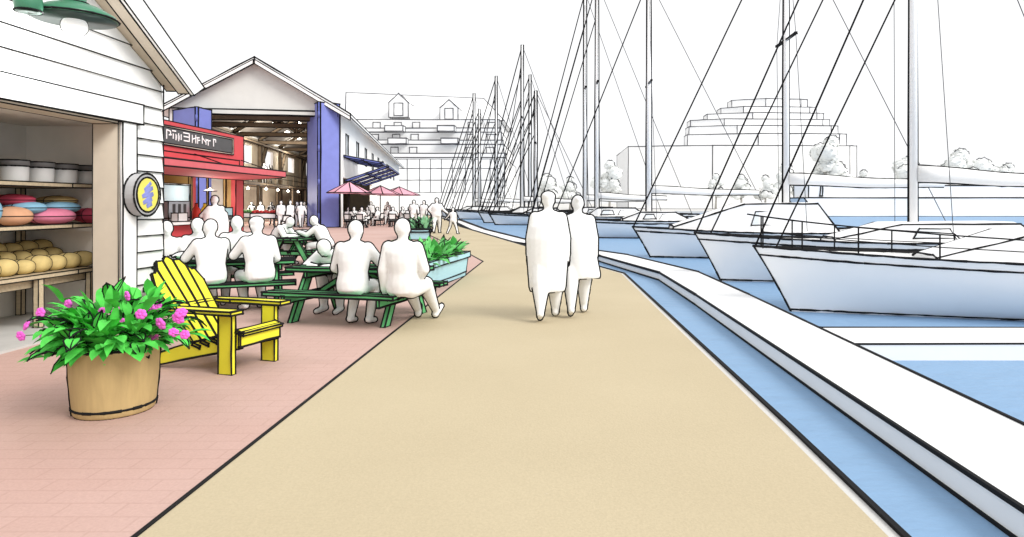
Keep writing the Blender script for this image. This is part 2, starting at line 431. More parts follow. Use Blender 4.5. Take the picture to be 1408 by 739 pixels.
def body_mesh(J, coat=None, voxel=.016, hair='short', bulk=1., fine=True, lw=0., hs=1.03):
    m = MB(); p, s, fw = J['p'], J['s'], J['fw']; ax = V((1, 0, 0))
    b = bulk
    at = lambda k: p+s*k
    ring_loft(m, [(at(-.13), ax, fw, .10, .08), (at(-.08), ax, fw, .165*b, .125*b), (at(.02), ax, fw, .178*b, .13*b), (at(.16), ax, fw, .16*b, .115*b), (at(.30), ax, fw, .178*b, .125*b),
                  (at(.42), ax, fw, .195*b, .115*b), (at(.49), ax, fw, .165*b, .085*b), (at(.53), ax, fw, .07, .06)])
    capsule(m, at(.48), J['head']-s*.06, .068, .060)
    for sd in (-1, 1): capsule(m, at(.535), J['sh', sd]+V((-sd*.03, 0, .012)), .058, .05)
    H = J['head']; rot = Matrix((ax*hs, fw*hs, s*hs)).transposed()
    m.ball(H, (.076, .094, .112), 16, 12, mtx=rot)
    m.ball(H+rot @ V((0, .03, -.06)), (.055, .058, .055), 12, 8, mtx=rot)           # jaw
    m.ball(H+rot @ V((0, .10, -.015)), (.014, .018, .024), 8, 6, mtx=rot)            # nose
    m.ball(H+rot @ V((0, .075, .028)), (.055, .02, .014), 10, 6, mtx=rot)            # brow
    for sd in (-1, 1): m.ball(H+rot @ V((sd*.078, -.005, -.01)), (.014, .022, .034), 8, 6, mtx=rot)
    if hair == 'short': m.ball(H+rot @ V((0, -.018, .022)), (.086, .094, .104), 14, 10, mtx=rot)
    elif hair == 'long':
        m.ball(H+rot @ V((0, -.022, .02)), (.092, .098, .108), 14, 10, mtx=rot)
        m.ball(H+rot @ V((0, -.055, -.09)), (.088, .055, .12), 12, 8, mtx=rot)
    elif hair == 'cap':
        m.ball(H+rot @ V((0, -.005, .055)), (.094, .104, .07), 14, 8, mtx=rot); m.ball(H+rot @ V((0, .10, .045)), (.065, .06, .012), 12, 6, mtx=rot)
    elif hair == 'bun':
        m.ball(H+rot @ V((0, -.018, .02)), (.085, .095, .106), 14, 10, mtx=rot); m.ball(H+rot @ V((0, -.10, .07)), .045, 10, 7)
    for sd in (-1, 1):
        sh, el, wr = J['sh', sd], J['el', sd], J['wr', sd]
        m.ball(sh-V((sd*.03, 0, .01)), (.085, .075, .075), 12, 8)
        capsule(m, sh, el, .064*b, .052*b); capsule(m, el, wr, .052*b, .040*b)
        d = (wr-el).normalized(); a, q = frame(d); hd = wr+d*.055
        m.ball(hd, (.036, .036, .040), 10, 7)
        if fine:
            side = V((sd*-1, 0, 0)); side = (side-d*side.dot(d)).normalized() if abs(side.dot(d)) < .95 else a
            for i, (o, l) in enumerate(((-.027, .062), (-.009, .075), (.009, .070), (.027, .052))):
                k0 = hd+d*.03+side*-o; k1 = k0+d*l*.6; k2 = k1+(d*.7-V((0, 0, .6))).normalized()*l*.5
                capsule(m, k0, k1, .0115, .0105); capsule(m, k1, k2, .0105, .009)
            t0 = hd+side*.03; capsule(m, t0, t0+(side*.7+d*.7).normalized()*.055, .014, .011)
    for sd in (-1, 1):
        hp, kn, an, to = J['hp', sd], J['kn', sd], J['an', sd], J['to', sd]
        capsule(m, hp, kn, .098*b+lw*.6, .070*b+lw*.9); capsule(m, kn, an, .068*b+lw*.9, .048)
        capsule(m, an-V((0, 0, .02))-(to-an).normalized()*.03, to, .048, .036)
    if coat:   # rings (z, rx, ry, dy)
        ring_loft(m, [(V((x, dy, z)), ax, V((0, 1, 0)), rx, ry) for z, rx, ry, x, dy in coat], 20)
    me = m.mesh('person', ('cloth',))
    o = bpy.data.objects.new('tmp', me); C.objects.link(o)
    md = o.modifiers.new('r', 'REMESH'); md.mode = 'VOXEL'; md.voxel_size = voxel; md.adaptivity = 0
    sm_ = o.modifiers.new('s', 'SMOOTH'); sm_.factor = .5; sm_.iterations = 4 if fine else 3
    bpy.context.view_layer.update()
    ev = o.evaluated_get(bpy.context.evaluated_depsgraph_get()); me2 = bpy.data.meshes.new_from_object(ev)
    bpy.data.objects.remove(o); bpy.data.meshes.remove(me)
    for f in me2.polygons: f.use_smooth = True
    return me2

def person(label, loc, rz, J=None, outline=0., r=.010, scale=1., group=None, me=None, z=0., extra=None, **kw):
    """a white-clad figure; ink lines trace its silhouette toward the camera, on the seam plane 'seam' degrees from its own front"""
    if me is None:
        r *= 1.3; me = body_mesh(J, **kw); segs = contour(me, [(math.sin(R(outline)), math.cos(R(outline)), 0)], r, .16)
        me.name = 'person'
        if extra: segs = segs+extra
        me = add_ink(me, segs, r/scale)
    o = bpy.data.objects.new('person', me); C.objects.link(o); o.location = (loc[0], loc[1], z); o.rotation_euler = (0, 0, R(rz)); o.scale = (scale,)*3
    return tag(o, label, 'person', group)

def hemline(z, rx, ry, x=0, dy=0, n=24):
    q = [V((x+rx*math.cos(2*math.pi*j/n), dy+ry*math.sin(2*math.pi*j/n), z)) for j in range(n+1)]; return list(zip(q, q[1:]))

# the couple on the promenade
G = 'couple walking away along the promenade'
coatm = [(.40, .235, .17, -.01, 0), (.46, .25, .18, -.01, 0), (.80, .275, .19, -.01, 0), (1.12, .305, .19, 0, 0), (1.28, .275, .165, 0, 0), (1.38, .205, .125, 0, 0), (1.45, .13, .09, 0, 0)]
J = joints('stand', 0, ('down', 'down'), 'walk')
person('taller left person of the strolling couple in a long white coat', (-.115, 9.27), 0, J, 0, .014, 1.03, G, coat=coatm, voxel=.016, bulk=1.12, lw=.052, hair='cap')
coatw = [(.56, .275, .18, .05, 0), (.61, .285, .185, .045, 0), (.95, .255, .175, .01, 0), (1.18, .245, .165, 0, 0), (1.32, .205, .13, 0, 0), (1.43, .13, .08, 0, 0)]
J = joints('stand', 0, ('down', 'down'), 'walk')
person('shorter right person of the strolling couple in a flared white coat', (.315, 9.62), 0, J, 2, .014, 1.0, G, bulk=1.06, coat=coatw, voxel=.016, hair='bun', lw=.04)

# ------------------------------------------------------------------ picnic tables
def picnic_table(label, loc, rz, L=1.75, r=.011, sc=1.):
    t = thing('picnic_table', label, 'picnic table', (*loc, 0), rz, 'green picnic tables'); h = L/2; f = h-.27
    m = MB(r)
    for i in range(4): y = -.36+i*.182; m.box(-h, y, .685, h, y+.172, .735)
    m.build('tabletop', 'green', t)
    for sd in (-1, 1):
        m = MB(r)
        for i in range(2): y = sd*.72-.14+i*.145; m.box(-h, y, .405, h, y+.135, .45)
        m.build('bench', 'green', t)
    for sx in (-1, 1):
        for sy in (-1, 1):
            m = MB(r); m.extrude([(sx*f-.03, sy*.12, .684), (sx*f-.03, sy*.26, .684), (sx*f-.03, sy*.64, 0), (sx*f-.03, sy*.50, 0)], (.06, 0, 0)); m.build('leg', 'green', t)
        m = MB(r); m.box(sx*f+.032, -.86, .30, sx*f+.075, .86, .404); m.build('bench_support', 'green', t)
        m = MB(r); m.box(sx*f+.032, -.36, .60, sx*f+.075, .36, .684); m.build('top_support', 'green', t)
        m = MB(r); m.beam((sx*(f-.03), 0, .345), (sx*.12, 0, .675), .06, .07); m.build('brace', 'green', t)
    t.scale = (sc,)*3; return t
picnic_table('green picnic table nearest the promenade with three people around it', (-2.83, 9.45), R(-14), 1.95)
picnic_table('green picnic table close to the white shop corner behind the yellow chair', (-5.26, 10.45), R(23), 2.0)
picnic_table('green picnic table farther back, end on, with two people leaning over it', (-6.85, 17.5), R(86), 1.8, .014, 1.03)
ra = lambda x, y, c, a: (c[0]+x*math.cos(R(a))-y*math.sin(R(a)), c[1]+x*math.sin(R(a))+y*math.cos(R(a)))
T1 = (-2.83, 9.45); T3 = (-5.26, 10.45); T2 = (-6.85, 17.5)
G = 'people at the picnic tables'
person('person seated with back turned on the near bench of the front picnic table', ra(.30, -.70, T1, -14), -8, joints('sit', 6, ('lap', 'table'), 'back'), -30, .0125, 1.03, G, bulk=1.2, hs=1.08)
person('person sitting at the right end of the front picnic table with legs stretched out', (-1.99, 8.53), -9, joints('sit', -4, ('down', 'lap'), 'extend'), -22, .0125, 1.05, G, bulk=1.22, hs=1.08, lw=.02)
person('person bowed low over the left end of the front picnic table', ra(-.62, .66, T1, -14), 166, joints('sit', 54, ('fold', 'fold')), -30, .0125, 1.05, G, bulk=1.4)
person('person in front at the shop-side picnic table leaning left, back turned', ra(-.16, -.70, T3, 23), 50, joints('sit', 12, ('table', 'table'), 'back', tilt=4), 22, .0125, 1.03, G, bulk=1.2, hs=1.08)
person('person in front at the shop-side picnic table on its right end, back turned', ra(.50, -.70, T3, 23), 46, joints('sit', 8, ('table', 'lap'), 'back'), 21, .0125, 1.05, G, bulk=1.2, hair='cap', hs=1.08)
person('person facing us on the far bench of the shop-side picnic table, right', ra(.12, .72, T3, 23), 200, joints('sit', 8, ('table', 'table')), -6, .0125, 1.05, G, bulk=1.25)
person('person facing us on the far bench of the shop-side picnic table, middle', ra(-.46, .72, T3, 23), 190, joints('sit', 5, ('table', 'lap')), -19, .0125, 1.02, G, hair='long', bulk=1.2)
person('person half hidden by the white shop corner on the far picnic bench', ra(-.93, .72, T3, 23), 210, joints('sit', 6, ('table', 'table')), 0, .0125, .99, G, bulk=1.25)
person('person hunched over the back picnic table from its left bench', ra(0, .74, T2, 86), -94, joints('sit', 34, ('table', 'table'), nod=.03), 60, .016, 1.05, G, bulk=1.35, hs=1.08)
person('person leaning with arms stretched over the back picnic table from its right', ra(0, -.74, T2, 86), 86, joints('sit', 28, ('reach', 'reach')), 65, .016, 1.02, G, bulk=1.3, hs=1.08)
person('standing customer at the counter of the red kiosk', (-10.14, 19.5), 62, joints('stand', 3, ('table', 'bag')), 34, .022, 1.06, None, bulk=1.3, hs=1.08, coat=[(.12, .30, .25, 0, 0), (.5, .33, .26, 0, 0), (1.0, .36, .26, 0, 0), (1.28, .33, .22, 0, .02), (1.40, .20, .14, 0, .03), (1.46, .12, .1, 0, .04)])

# ------------------------------------------------------------------ yellow adirondack chair (faces its own +X)
t = thing('adirondack_chair', 'bright yellow wooden slatted armchair on the pink paving beside the flower pot', 'armchair', (-3.08, 6.58, 0), R(-17))
r = .0085
for sd in (-1, 1):
    m = MB(r); m.box(-.09, sd*.29-.025, 0, .07, sd*.29+.025, .59); m.build('front_leg', 'yellow', t)
    m = MB(r); m.extrude([(.11, sd*.245-.02, .40), (.11, sd*.245-.02, .25), (-1.02, sd*.245-.02, 0), (-1.10, sd*.245-.02, 0), (-1.06, sd*.245-.02, .09), (-.5, sd*.245-.02, .27)], (0, .04, 0)); m.build('side_rail', 'yellow', t)
    m = MB(r); y0 = sd*.335; m.extrude([(.15, y0-.075, .592), (.15, y0+.075, .592), (-.5, y0+.07, .592), (-.86, y0+sd*.0+.035, .592), (-.86, y0-.035, .592), (-.5, y0-.07, .592)], (0, 0, .035)); m.build('armrest', 'yellow', t)
m = MB(r)
for i in range(6):
    x = .12-i*.105; z = .405-i*.031
    m.beam((x, -.268, z), (x, .268, z), .098, .026, up=(.29, 0, .957))
m.box(.112, -.27, .27, .135, .27, .41)
m.build('seat', 'yellow', t)
m = MB(r); B0 = V((-.46, 0, .23)); B1 = V((-1.10, 0, 1.07)); dv = (B1-B0); n_ = V((dv.z, 0, -dv.x)).normalized()*.024
for i in range(5):
    a = (i-2)/2; top = 1-.17*a*a; wd0, wd1 = .088, .112; yc0, yc1 = (i-2)*.098, (i-2)*.122
    p = [B0+V((0, yc0-wd0/2, 0)), B0+V((0, yc0+wd0/2, 0))]
    e = 1-.17*((i-1.5)/2)**2 if i >= 2 else 1-.17*((i-2.5)/2)**2
    tl, tr = 1-.17*((i-2.5)/2)**2, 1-.17*((i-1.5)/2)**2
    if i == 0: tl = .72
    if i == 4: tr = .72
    p += [B0+dv*(tr-.03)+V((0, yc1+wd1/2, 0)), B0+dv*top+V((0, yc1+wd1*.15, 0)), B0+dv*top+V((0, yc1-wd1*.15, 0)), B0+dv*(tl-.03)+V((0, yc1-wd1/2, 0))]
    m.extrude(p, n_)
m.build('backrest', 'yellow', t)
m = MB(r); q = B0+dv*.43-n_*.2; m.beam(q+V((-.03, -.33, 0)), q+V((-.03, .33, 0)), .09, .03, up=dv.normalized()); m.build('back_brace', 'yellow', t)

# ------------------------------------------------------------------ flower barrel
t = thing('flower_pot', 'tan half barrel planter with green leaves and magenta flowers in the foreground', 'flower pot', (-3.52, 5.22, 0))
m = MB(.009); m.lathe([(.262, 0), (.278, .02), (.282, .06), (.302, .30), (.308, .50), (.308, .52), (.285, .52), (.275, .45)], n=36, rings=(0, 2, 5))
for sx in (1, -1): m.line(*[(sx*.834*q, sx*.553*q, z) for q, z in ((.28, .02), (.284, .06), (.304, .30), (.310, .52))])
pb = m.build('pot', 'pot', t)
m = MB(); m.lathe([(.02, .455), (.277, .455), (.277, .44), (.02, .44)], n=24); m.build('soil', 'soil', t)
def leaf(m, base, d, L, wd, droop, ink, mid=True, n=4):
    """one pointed leaf as a folded strip"""
    d = d.normalized(); side = d.cross(V((0, 0, 1)))
    side = side.normalized() if side.length > .05 else V((1, 0, 0)); p = base.copy(); L_ = []; R_ = []; Mi = []
    for i in range(n+1):
        t = i/n; wv = wd*math.sin(math.pi*min(1, .12+t*.88))**.8*(1 if t < 1 else 0)
        L_.append(p-side*wv/2+V((0, 0, wv*.18))); R_.append(p+side*wv/2+V((0, 0, wv*.18))); Mi.append(p.copy())
        d = (d+V((0, 0, -droop/n))).normalized(); p = p+d*L/n
    k = n+1; m.add(L_+Mi+R_, [(i, i+1, k+i+1, k+i) for i in range(n)]+[(k+i, k+i+1, 2*k+i+1, 2*k+i) for i in range(n)], None, True)
    if ink:
        m.line(*L_, Mi[-1]); m.line(*R_, Mi[-1])
    if mid: m.line(*Mi[1:])
m = MB(.0042); rr = random.Random(3)
for i in range(560):
    a = rr.uniform(0, 2*math.pi); q = rr.random()**.6; h = rr.uniform(.02, 1)
    base = V((math.cos(a)*.23*q, math.sin(a)*.23*q, .46+.12*rr.random()))
    el = rr.uniform(R(5), R(80)); d = V((math.cos(a)*math.cos(el), math.sin(a)*math.cos(el), math.sin(el)))
    st = base+d*rr.uniform(.02, .34)
    leaf(m, st, (d+V((rr.uniform(-.4, .4), rr.uniform(-.4, .4), rr.uniform(-.2, .3)))), rr.uniform(.11, .23), rr.uniform(.06, .105), rr.uniform(.3, 1.5), i % 5 == 0, i % 5 == 0)
m.build('foliage', 'leaf', t)
m = MB(); fl = []
for px, py in ((30, 462), (38, 447), (57, 430), (60, 458), (75, 443), (95, 419), (108, 437), (93, 455), (142, 430), (158, 424), (170, 444), (176, 407), (195, 432), (208, 423), (211, 461), (222, 445), (240, 457), (246, 438), (255, 460), (250, 430), (215, 421), (130, 446)):
    Y = 5.22-rr.uniform(-.12, .34); fl.append((gx(px, Y)+3.52, Y-5.22, gz(py, Y)))
for x, y, z in fl:
    m.tube([(x*.25, y*.25, .48), (x*.7, y*.7, (z+.5)/2+.06), (x, y, z)], .004, 5)
m.build('flower_stem', 'stem', t)
m0 = MB(.0035)
for i in range(6):
    a = 2*math.pi*i/6; p = V((math.cos(a)*.022, 0, math.sin(a)*.02)); m0.ball(p, (.020, .012, .017), 8, 6)
m0.ball((0, -.008, 0), .011, 8, 6)
fm = m0.mesh('flower', ('flower',)); fm = add_ink(fm, contour(fm, [(0, 1, .15)], .002, .3)[:0], .002)
for x, y, z in fl:
    o = bpy.data.objects.new('flower', fm); C.objects.link(o); o.parent = t; o.location = (x, y-.01, z); o.rotation_euler = (rr.uniform(-.5, .3), rr.uniform(-1, 1), rr.uniform(-.6, .6)); k = rr.uniform(.9, 1.2); o.scale = (k*1.1, k, k)

# ------------------------------------------------------------------ pale blue planters
def planter(label, loc, rz, L, W, H, leafm, n, r, lh):
    t = thing('planter', label, 'planter', (*loc, 0), rz, 'pale blue planters along the promenade')
    m = MB(r); a, b, c = L/2, W/2, .07
    m.hexa([(-a+c, -b+c, 0), (a-c, -b+c, 0), (-a+c, b-c, 0), (a-c, b-c, 0), (-a+.02, -b+.02, H-.12), (a-.02, -b+.02, H-.12), (-a+.02, b-.02, H-.12), (a-.02, b-.02, H-.12)])
    k = .18; zz = .10
    for q in (-b+.055,): m.line((-a+.06, q-.003, zz), (a-.06, q-.003, zz))
    m.line((a-.055, -b+.05, zz), (a-.055, b-.05, zz))
    m.build('trough', 'trough', t)
    m = MB(r)
    for y0, y1 in ((-b-.02, -b+.06), (b-.06, b+.02)): m.box(-a-.02, y0, H-.119, a+.02, y1, H)
    for x0, x1 in ((-a-.02, -a+.06), (a-.06, a+.02)): m.box(x0, -b+.0605, H-.119, x1, b-.0605, H)
    m.build('rim', 'trough', t)
    m = MB(); m.box(-a+.061, -b+.061, H-.10, a-.061, b-.061, H-.06, False); m.build('soil', 'soil', t)
    m = MB(r*.55); q = random.Random(int(L*100)+n)
    for i in range(n):
        x = q.uniform(-a+.1, a-.1); y = q.uniform(-b+.1, b-.1); an = q.uniform(0, 6.28); el = q.uniform(R(25), R(85))
        d = V((math.cos(an)*math.cos(el)+.25, math.sin(an)*math.cos(el), math.sin(el)))
        leaf(m, V((x, y, H-.07)), d, q.uniform(lh*.7, lh*1.25), q.uniform(.12, .20), q.uniform(.3, 1.3), i % 6 == 0, i % 6 == 0)
    m.build('foliage', leafm, t); return t
planter('pale blue trough planter beside the front picnic table full of bright green leaves', (-2.60, 13.55), R(82.5), 3.0, .82, .55, 'leafa', 280, .013, .44)
planter('smaller pale blue trough planter farther along the promenade with dull green leaves', (-6.55, 31.2), R(103), 3.2, 1.0, .48, 'leafb', 220, .03, .62)

# ------------------------------------------------------------------ white clapboard shop (left)
SL = .58; CX = -6.0
def rake(y): return 3.45+SL*(10-y)
OFF = (-6, 8.5, 0)
shop = thing('clapboard_shop', 'white clapboard shop with an open front and pitched roof at the left edge', 'shop', OFF)
W = lambda ink=.009: MB(ink, OFF)
m = W()       # wall core with the opening cut out
for y0, y1, z0, z1 in ((9.0, 10.0, 0, 2.78), (2.0, 10.0, 2.78, 3.30)):
    m.box(-6.35, y0, z0, -6.035, y1, z1, False)
m.extrude([(-6.35, 10, 3.30), (-6.35, 10, 3.44), (-6.35, 4.5, rake(4.5)), (-6.35, 2, rake(4.5)-SL*2.5), (-6.35, 2, 3.30)], (.315, 0, 0), False)
m.box(-9.8, 9.85, 0, -6.35, 9.999, 3.4, False); m.box(-9.9, 2, 0, -9.75, 9.85, 3.4, False); m.box(-9.75, 2, 2.9, -6.35, 9.85, 3.0, False)
m.line((-6.0, 10.0, 0), (-6.0, 10.0, 3.45))
m.build('wall', 'white', shop)
m = W(.0075)   # clapboards
def clap(y0, y1, z0, z1):
    ya = [y1(z0), y1(z1)] if callable(y1) else [y1, y1]
    m.hexa([(-6.034, y0, z0), (-5.997, y0, z0), (-6.034, ya[0], z0), (-5.997, ya[0], z0), (-6.034, y0, z1), (-6.024, y0, z1), (-6.034, ya[1], z1), (-6.024, ya[1], z1)], False)
    if m.ink: m.line((-5.996, y0, z0+.004), (-5.996, ya[0], z0+.004))
z = 0.
while z < 3.0: clap(9.31, 9.995, z, min(z+.235, 3.069)); z += .235
z = 3.07
while z < 6.2:
    ye = lambda q: min(9.995, 10-(q-3.44)/SL)
    clap(3.2, ye, z, z+.27); z += .27
m.build('siding', 'white', shop)
m = W(); m.box(-6.12, 9.0, 0, -5.96, 9.30, 2.78); m.box(-6.03, 2.0, 2.782, -5.94, 9.42, 3.065); m.build('door_casing', 'white', shop)
m = W(.006); m.box(-6.352, 8.965, 0, -6.0, 8.998, 2.775); m.box(-6.352, 2.0, 2.745, -6.0, 8.96, 2.777); m.build('door_reveal', 'reveal', shop)
m = W()
lo = 4.5
def slab(m, x0, x1, o0, o1, y0, y1, mi=None, ink=True):
    m.hexa([(x0, y0, rake(y0)+o0), (x1, y0, rake(y0)+o0), (x0, y1, rake(y1)+o0), (x1, y1, rake(y1)+o0), (x0, y0, rake(y0)+o1), (x1, y0, rake(y0)+o1), (x0, y1, rake(y1)+o1), (x1, y1, rake(y1)+o1)], ink, mi)
slab(m, -10.1, -5.66, .04, .20, lo, 10.04); m.hexa([(-10.1, 2, 5.3), (-5.66, 2, 5.3), (-10.1, 4.5, rake(4.5)+.04), (-5.66, 4.5, rake(4.5)+.04), (-10.1, 2, 5.46), (-5.66, 2, 5.46), (-10.1, 4.5, rake(4.5)+.2), (-5.66, 4.5, rake(4.5)+.2)], False)
m.build('roof', 'white', shop)
m = W(.010); a0, b0 = 10.12, 10.42
x0, x1 = -5.655, -5.60
p = [(lo, rake(lo)-.02), (a0, rake(a0)-.06), (b0, rake(b0)+.28), (lo, rake(lo)+.36)]
m.extrude([(x0, y, z) for y, z in p], (x1-x0, 0, 0)); m.build('bargeboard', 'white', shop)
m = W(.008); slab(m, -6.03, -5.84, .005, .035, lo, 10.12); m.build('soffit', 'tan', shop)
m = W(.008); slab(m, -5.835, -5.66, -.05, .035, lo, 10.10); m.build('verge_board', 'reveal', shop)
m = W(0); m.box(-9.75, 2, .004, -6.06, 9.85, .03); m.build('floor_slab', 'greyfl', shop)
m = W(0); m.box(-9.749, 9.75, .03, -6.36, 9.849, 2.9); m.box(-8.0, 2, .03, -7.9, 9.749, 2.9); m.box(-7.899, 2, 2.80, -6.36, 9.749, 2.899); m.build('interior_lining', 'greyin', shop)

# shelves and goods
t = thing('display_shelf', 'wooden three tier display shelf inside the white shop', 'shelf', (-7.2, 8.7, 0)); o7 = (-7.2, 8.7, 0)
for z, x0 in ((1.93, -6.80), (1.36, -6.80), (.72, -6.72)):
    m = MB(.007, o7); m.box(-7.75, 5.6, z-.055, x0, 9.6, z); m.line((x0+.002, 9.2, z-.055), (x0+.002, 9.2, z)); m.build('shelf_board', 'shelf', t)
for y in (5.7, 9.52):
    m = MB(.007, o7); m.box(-7.83, y-.04, .03, -7.755, y+.04, 2.15); m.build('upright', 'shelf', t)
for y in (7.2, 8.55, 9.5):
    m = MB(.007, o7); m.box(-6.80, y-.045, .03, -6.73, y+.045, .664); m.build('leg', 'shelf', t)
m = MB(.006, o7); m.box(-6.86, 5.65, .55, -6.83, 9.55, .664); m.build('apron', 'shelf', t)
m = MB(.006, o7); m.box(-7.70, 5.7, .7205, -7.30, 9.5, .80); m.box(-7.70, 5.7, .801, -7.50, 9.5, .90); m.build('stepped_riser', 'shelf', t)

m = MB(.0065); m.lathe([(.145, 0), (.155, .02), (.16, .19), (.15, .20)], n=24, rings=(0,)); jm = m
m2 = MB(.0065); m2.lathe([(.166, .201), (.166, .275), (.155, .285)], n=24, rings=(0, 1))
for i, px in enumerate((-25, 20, 56, 89, 119)):
    Y = 6.98*900/(765-px)
    if i == 0:
        j = thing('storage_jar', '', 'jar', (-6.99, Y, 1.93)); jm.build('jar_body', 'jar', j); m2.build('lid', 'lid', j); j0 = j
    else: j = dup(j0, loc=(-6.99, Y, 1.93))
    tag(j, ['pale stoneware jar with grey lid cut by the left picture edge on the top shelf', 'leftmost fully seen pale jar with grey lid on the top shelf', 'second pale jar with grey lid from the left on the top shelf', 'third pale jar with grey lid from the left on the top shelf', 'pale grey lidded jar nearest the door jamb on the top shelf'][i], 'jar', 'lidded jars on the top shelf')
cushions = [(14, 303, .42, .19, 'orange', 'orange cushion at the bottom left of the cushion pile', -6.98), (70, 304, .66, .17, 'rose', 'wide pink cushion at the bottom of the cushion pile', -6.98), (124, 302, .36, .17, 'crimson', 'crimson cushion at the bottom right of the pile by the jamb', -6.98),
            (34, 288, .44, .13, 'skyb', 'light blue cushion lying left in the middle of the pile', -7.08), (80, 290, .56, .13, 'skyb', 'wide light blue cushion in the middle of the pile', -7.10), (122, 287, .36, .12, 'crimson', 'crimson cushion in the middle right of the pile', -7.12),
            (18, 278, .46, .12, 'crimson', 'crimson cushion on top of the pile at left', -7.20), (78, 277, .50, .11, 'ochre', 'ochre cushion on top of the pile in the centre', -7.22), (-30, 296, .4, .3, 'skyb', 'light blue cushion cut by the left picture edge', -7.1)]
zb = [1.36]*3+[1.505]*3+[1.615]*2+[1.36]
for (px, py, wd, ht, mt, lab, X), z0 in zip(cushions, zb):
    Y = -X*900/(765-px); m = MB(0); ht *= 1.32; m.ball((0, 0, ht/2), (.24, wd/2, ht/2), 26, 14, .9)
    o = m.build('cushion', mt); o.location = (X, Y, z0); inked(o, [(0, 0, 1), (1, 0, 0)], .006, .3); tag(o, lab, 'cushion', 'cushions on the middle shelf')
m = MB(0); m.ball((0, 0, .105), (.15, .135, .105), 20, 12, .85); bm0 = None
rows = [(-6.90, .7205, 'front', 9, 8.02, .272), (-7.18, .7605, 'middle', 9, 7.90, .272), (-7.42, .8005, 'back', 9, 7.98, .272)]
for X, z0, rn, n, y0, dy in rows:
    X = X; zz = {'front': .7205, 'middle': .80, 'back': .901}[rn]
    for i in range(n):
        y = y0-2*dy+i*dy
        if rn == 'front' or rn == 'middle' or rn == 'back':
            if bm0 is None:
                o = m.build('bread_loaf', 'bread'); inked(o, [(1, 0, 0), (.55, -.83, 0)], .006, .3); bm0 = o
            else: o = dup(bm0)
            o.location = ({'front': -6.90, 'middle': -7.16, 'back': -7.42}[rn], y, zz+(.06 if rn == 'middle' else .0)+(.0 if rn != 'front' else 0))
            if rn == 'middle': o.location.x = -7.13; o.location.z = .86
            if rn == 'back': o.location.z = .96
            o.rotation_euler = (0, 0, rr.uniform(-.25, .25)); k = rr.uniform(.92, 1.1); o.scale = (1, k, k)
            tag(o, f'round tan bread loaf, {ORD[i]} from the left in the {rn} row on the lowest shelf', 'bread', 'bread loaves on the lowest shelf')
for o in list(C.objects):
    if o.name.startswith('bread_loaf'):
        # settle the rows on the stepped riser
        if o.location.x < -7.3: o.location.z = .901; o.location.x = -7.58
        elif o.location.x < -7.0: o.location.z = .8012; o.location.x = -7.37
        else: o.location.z = .7205; o.location.x = -7.0

# round drum sign on the casing
t = thing('round_sign', 'round yellow and blue drum sign on the white shop door casing', 'sign', (-5.87, 9.30, gz(268, 9.30)))
def disc(m, r, x0, x1, n=32, mi=None, ring=True):
    a = [V((x0, r*math.cos(2*math.pi*i/n), r*math.sin(2*math.pi*i/n))) for i in range(n)]
    m.extrude(a, (x1-x0, 0, 0), False, mi)
    if ring and m.ink:
        b = [p+V((x1-x0, 0, 0)) for p in a]; m.line(*a, a[0]); m.line(*b, b[0])
m = MB(.012); disc(m, .30, -.085, .06); m.build('drum', 'rim', t)
m = MB(.010); disc(m, .245, .061, .068); m.build('face', 'signy', t)
m = MB(0); rs = random.Random(5)
zig_ = [(.07, .17), (-.08, .06), (.11, .10), (-.13, -.03), (.12, .015), (-.11, -.12), (.09, -.06), (-.03, -.17), (.09, -.13)]
for (a, b), (c, d) in zip(zig_, zig_[1:]): m.tube([(.066, a, b), (.066, c, d)], .028, 8)
for v in m.v: v.x = .0685+max(0, v.x-.066)*.12 if v.x > .066 else .0682
m.build('emblem', 'signb', t)

# lamps on the gable
def gable_lamp(label, loc, rz, tulip=False):
    t = thing('barn_lamp', label, 'lamp', loc, rz, 'green barn lamps on the shop gable')
    m = MB(.010)
    if tulip: m.lathe([(.105, 0), (.115, .01), (.125, .10), (.10, .22), (.065, .30), (.04, .33), (.02, .34)], n=28, rings=(1,))
    else: m.lathe([(.40, 0), (.41, .012), (.385, .055), (.26, .13), (.13, .175), (.11, .19), (.11, .27), (.075, .31), (.02, .32)], n=36, rings=(1, 4, 6))
    m.build('lamp_shade', 'lampg', t)
    m = MB(0)
    if tulip: m.lathe([(.10, -.002), (.08, -.004), (.01, -.005), (.01, -.003)], n=28)
    else: m.lathe([(.395, -.001), (.24, .02), (.12, .03), (.01, .032), (.01, .02), (.12, .016), (.24, .004), (.39, -.012)], n=36)
    m.build('shade_lining', 'lampi', t)
    if not tulip:
        m = MB(.008); m.ball((0, 0, -.075), (.125, .125, .115), 22, 14); o = m.build('bulb', 'bulb', t); ld = bpy.data.lights.new('barn_light', 'POINT'); ld.energy = 45; ld.shadow_soft_size = .15; lq = bpy.data.objects.new('barn_light', ld); C.objects.link(lq); lq.location = (loc[0], loc[1], loc[2]-.30); inked(o, [(.6, -.8, 0)], .008, .2)
    top = .32 if not tulip else .34
    m = MB(0); m.tube([(0, 0, top-.02), (0, 0, top+.22), (-.06, 0, top+.36), (-.22, 0, top+.42), (-.62, 0, top+.42)], .024, 10); m.build('gooseneck', 'lampg', t)
    return t
gable_lamp('wide green enamel barn lamp with round white bulb above the shop opening', (-5.30, 7.20, gz(27, 7.2)), 0)
gable_lamp('small green bell shaped lamp at the top left corner beside the larger lamp', (-5.42, 6.72, gz(17, 6.72)), 0, True)

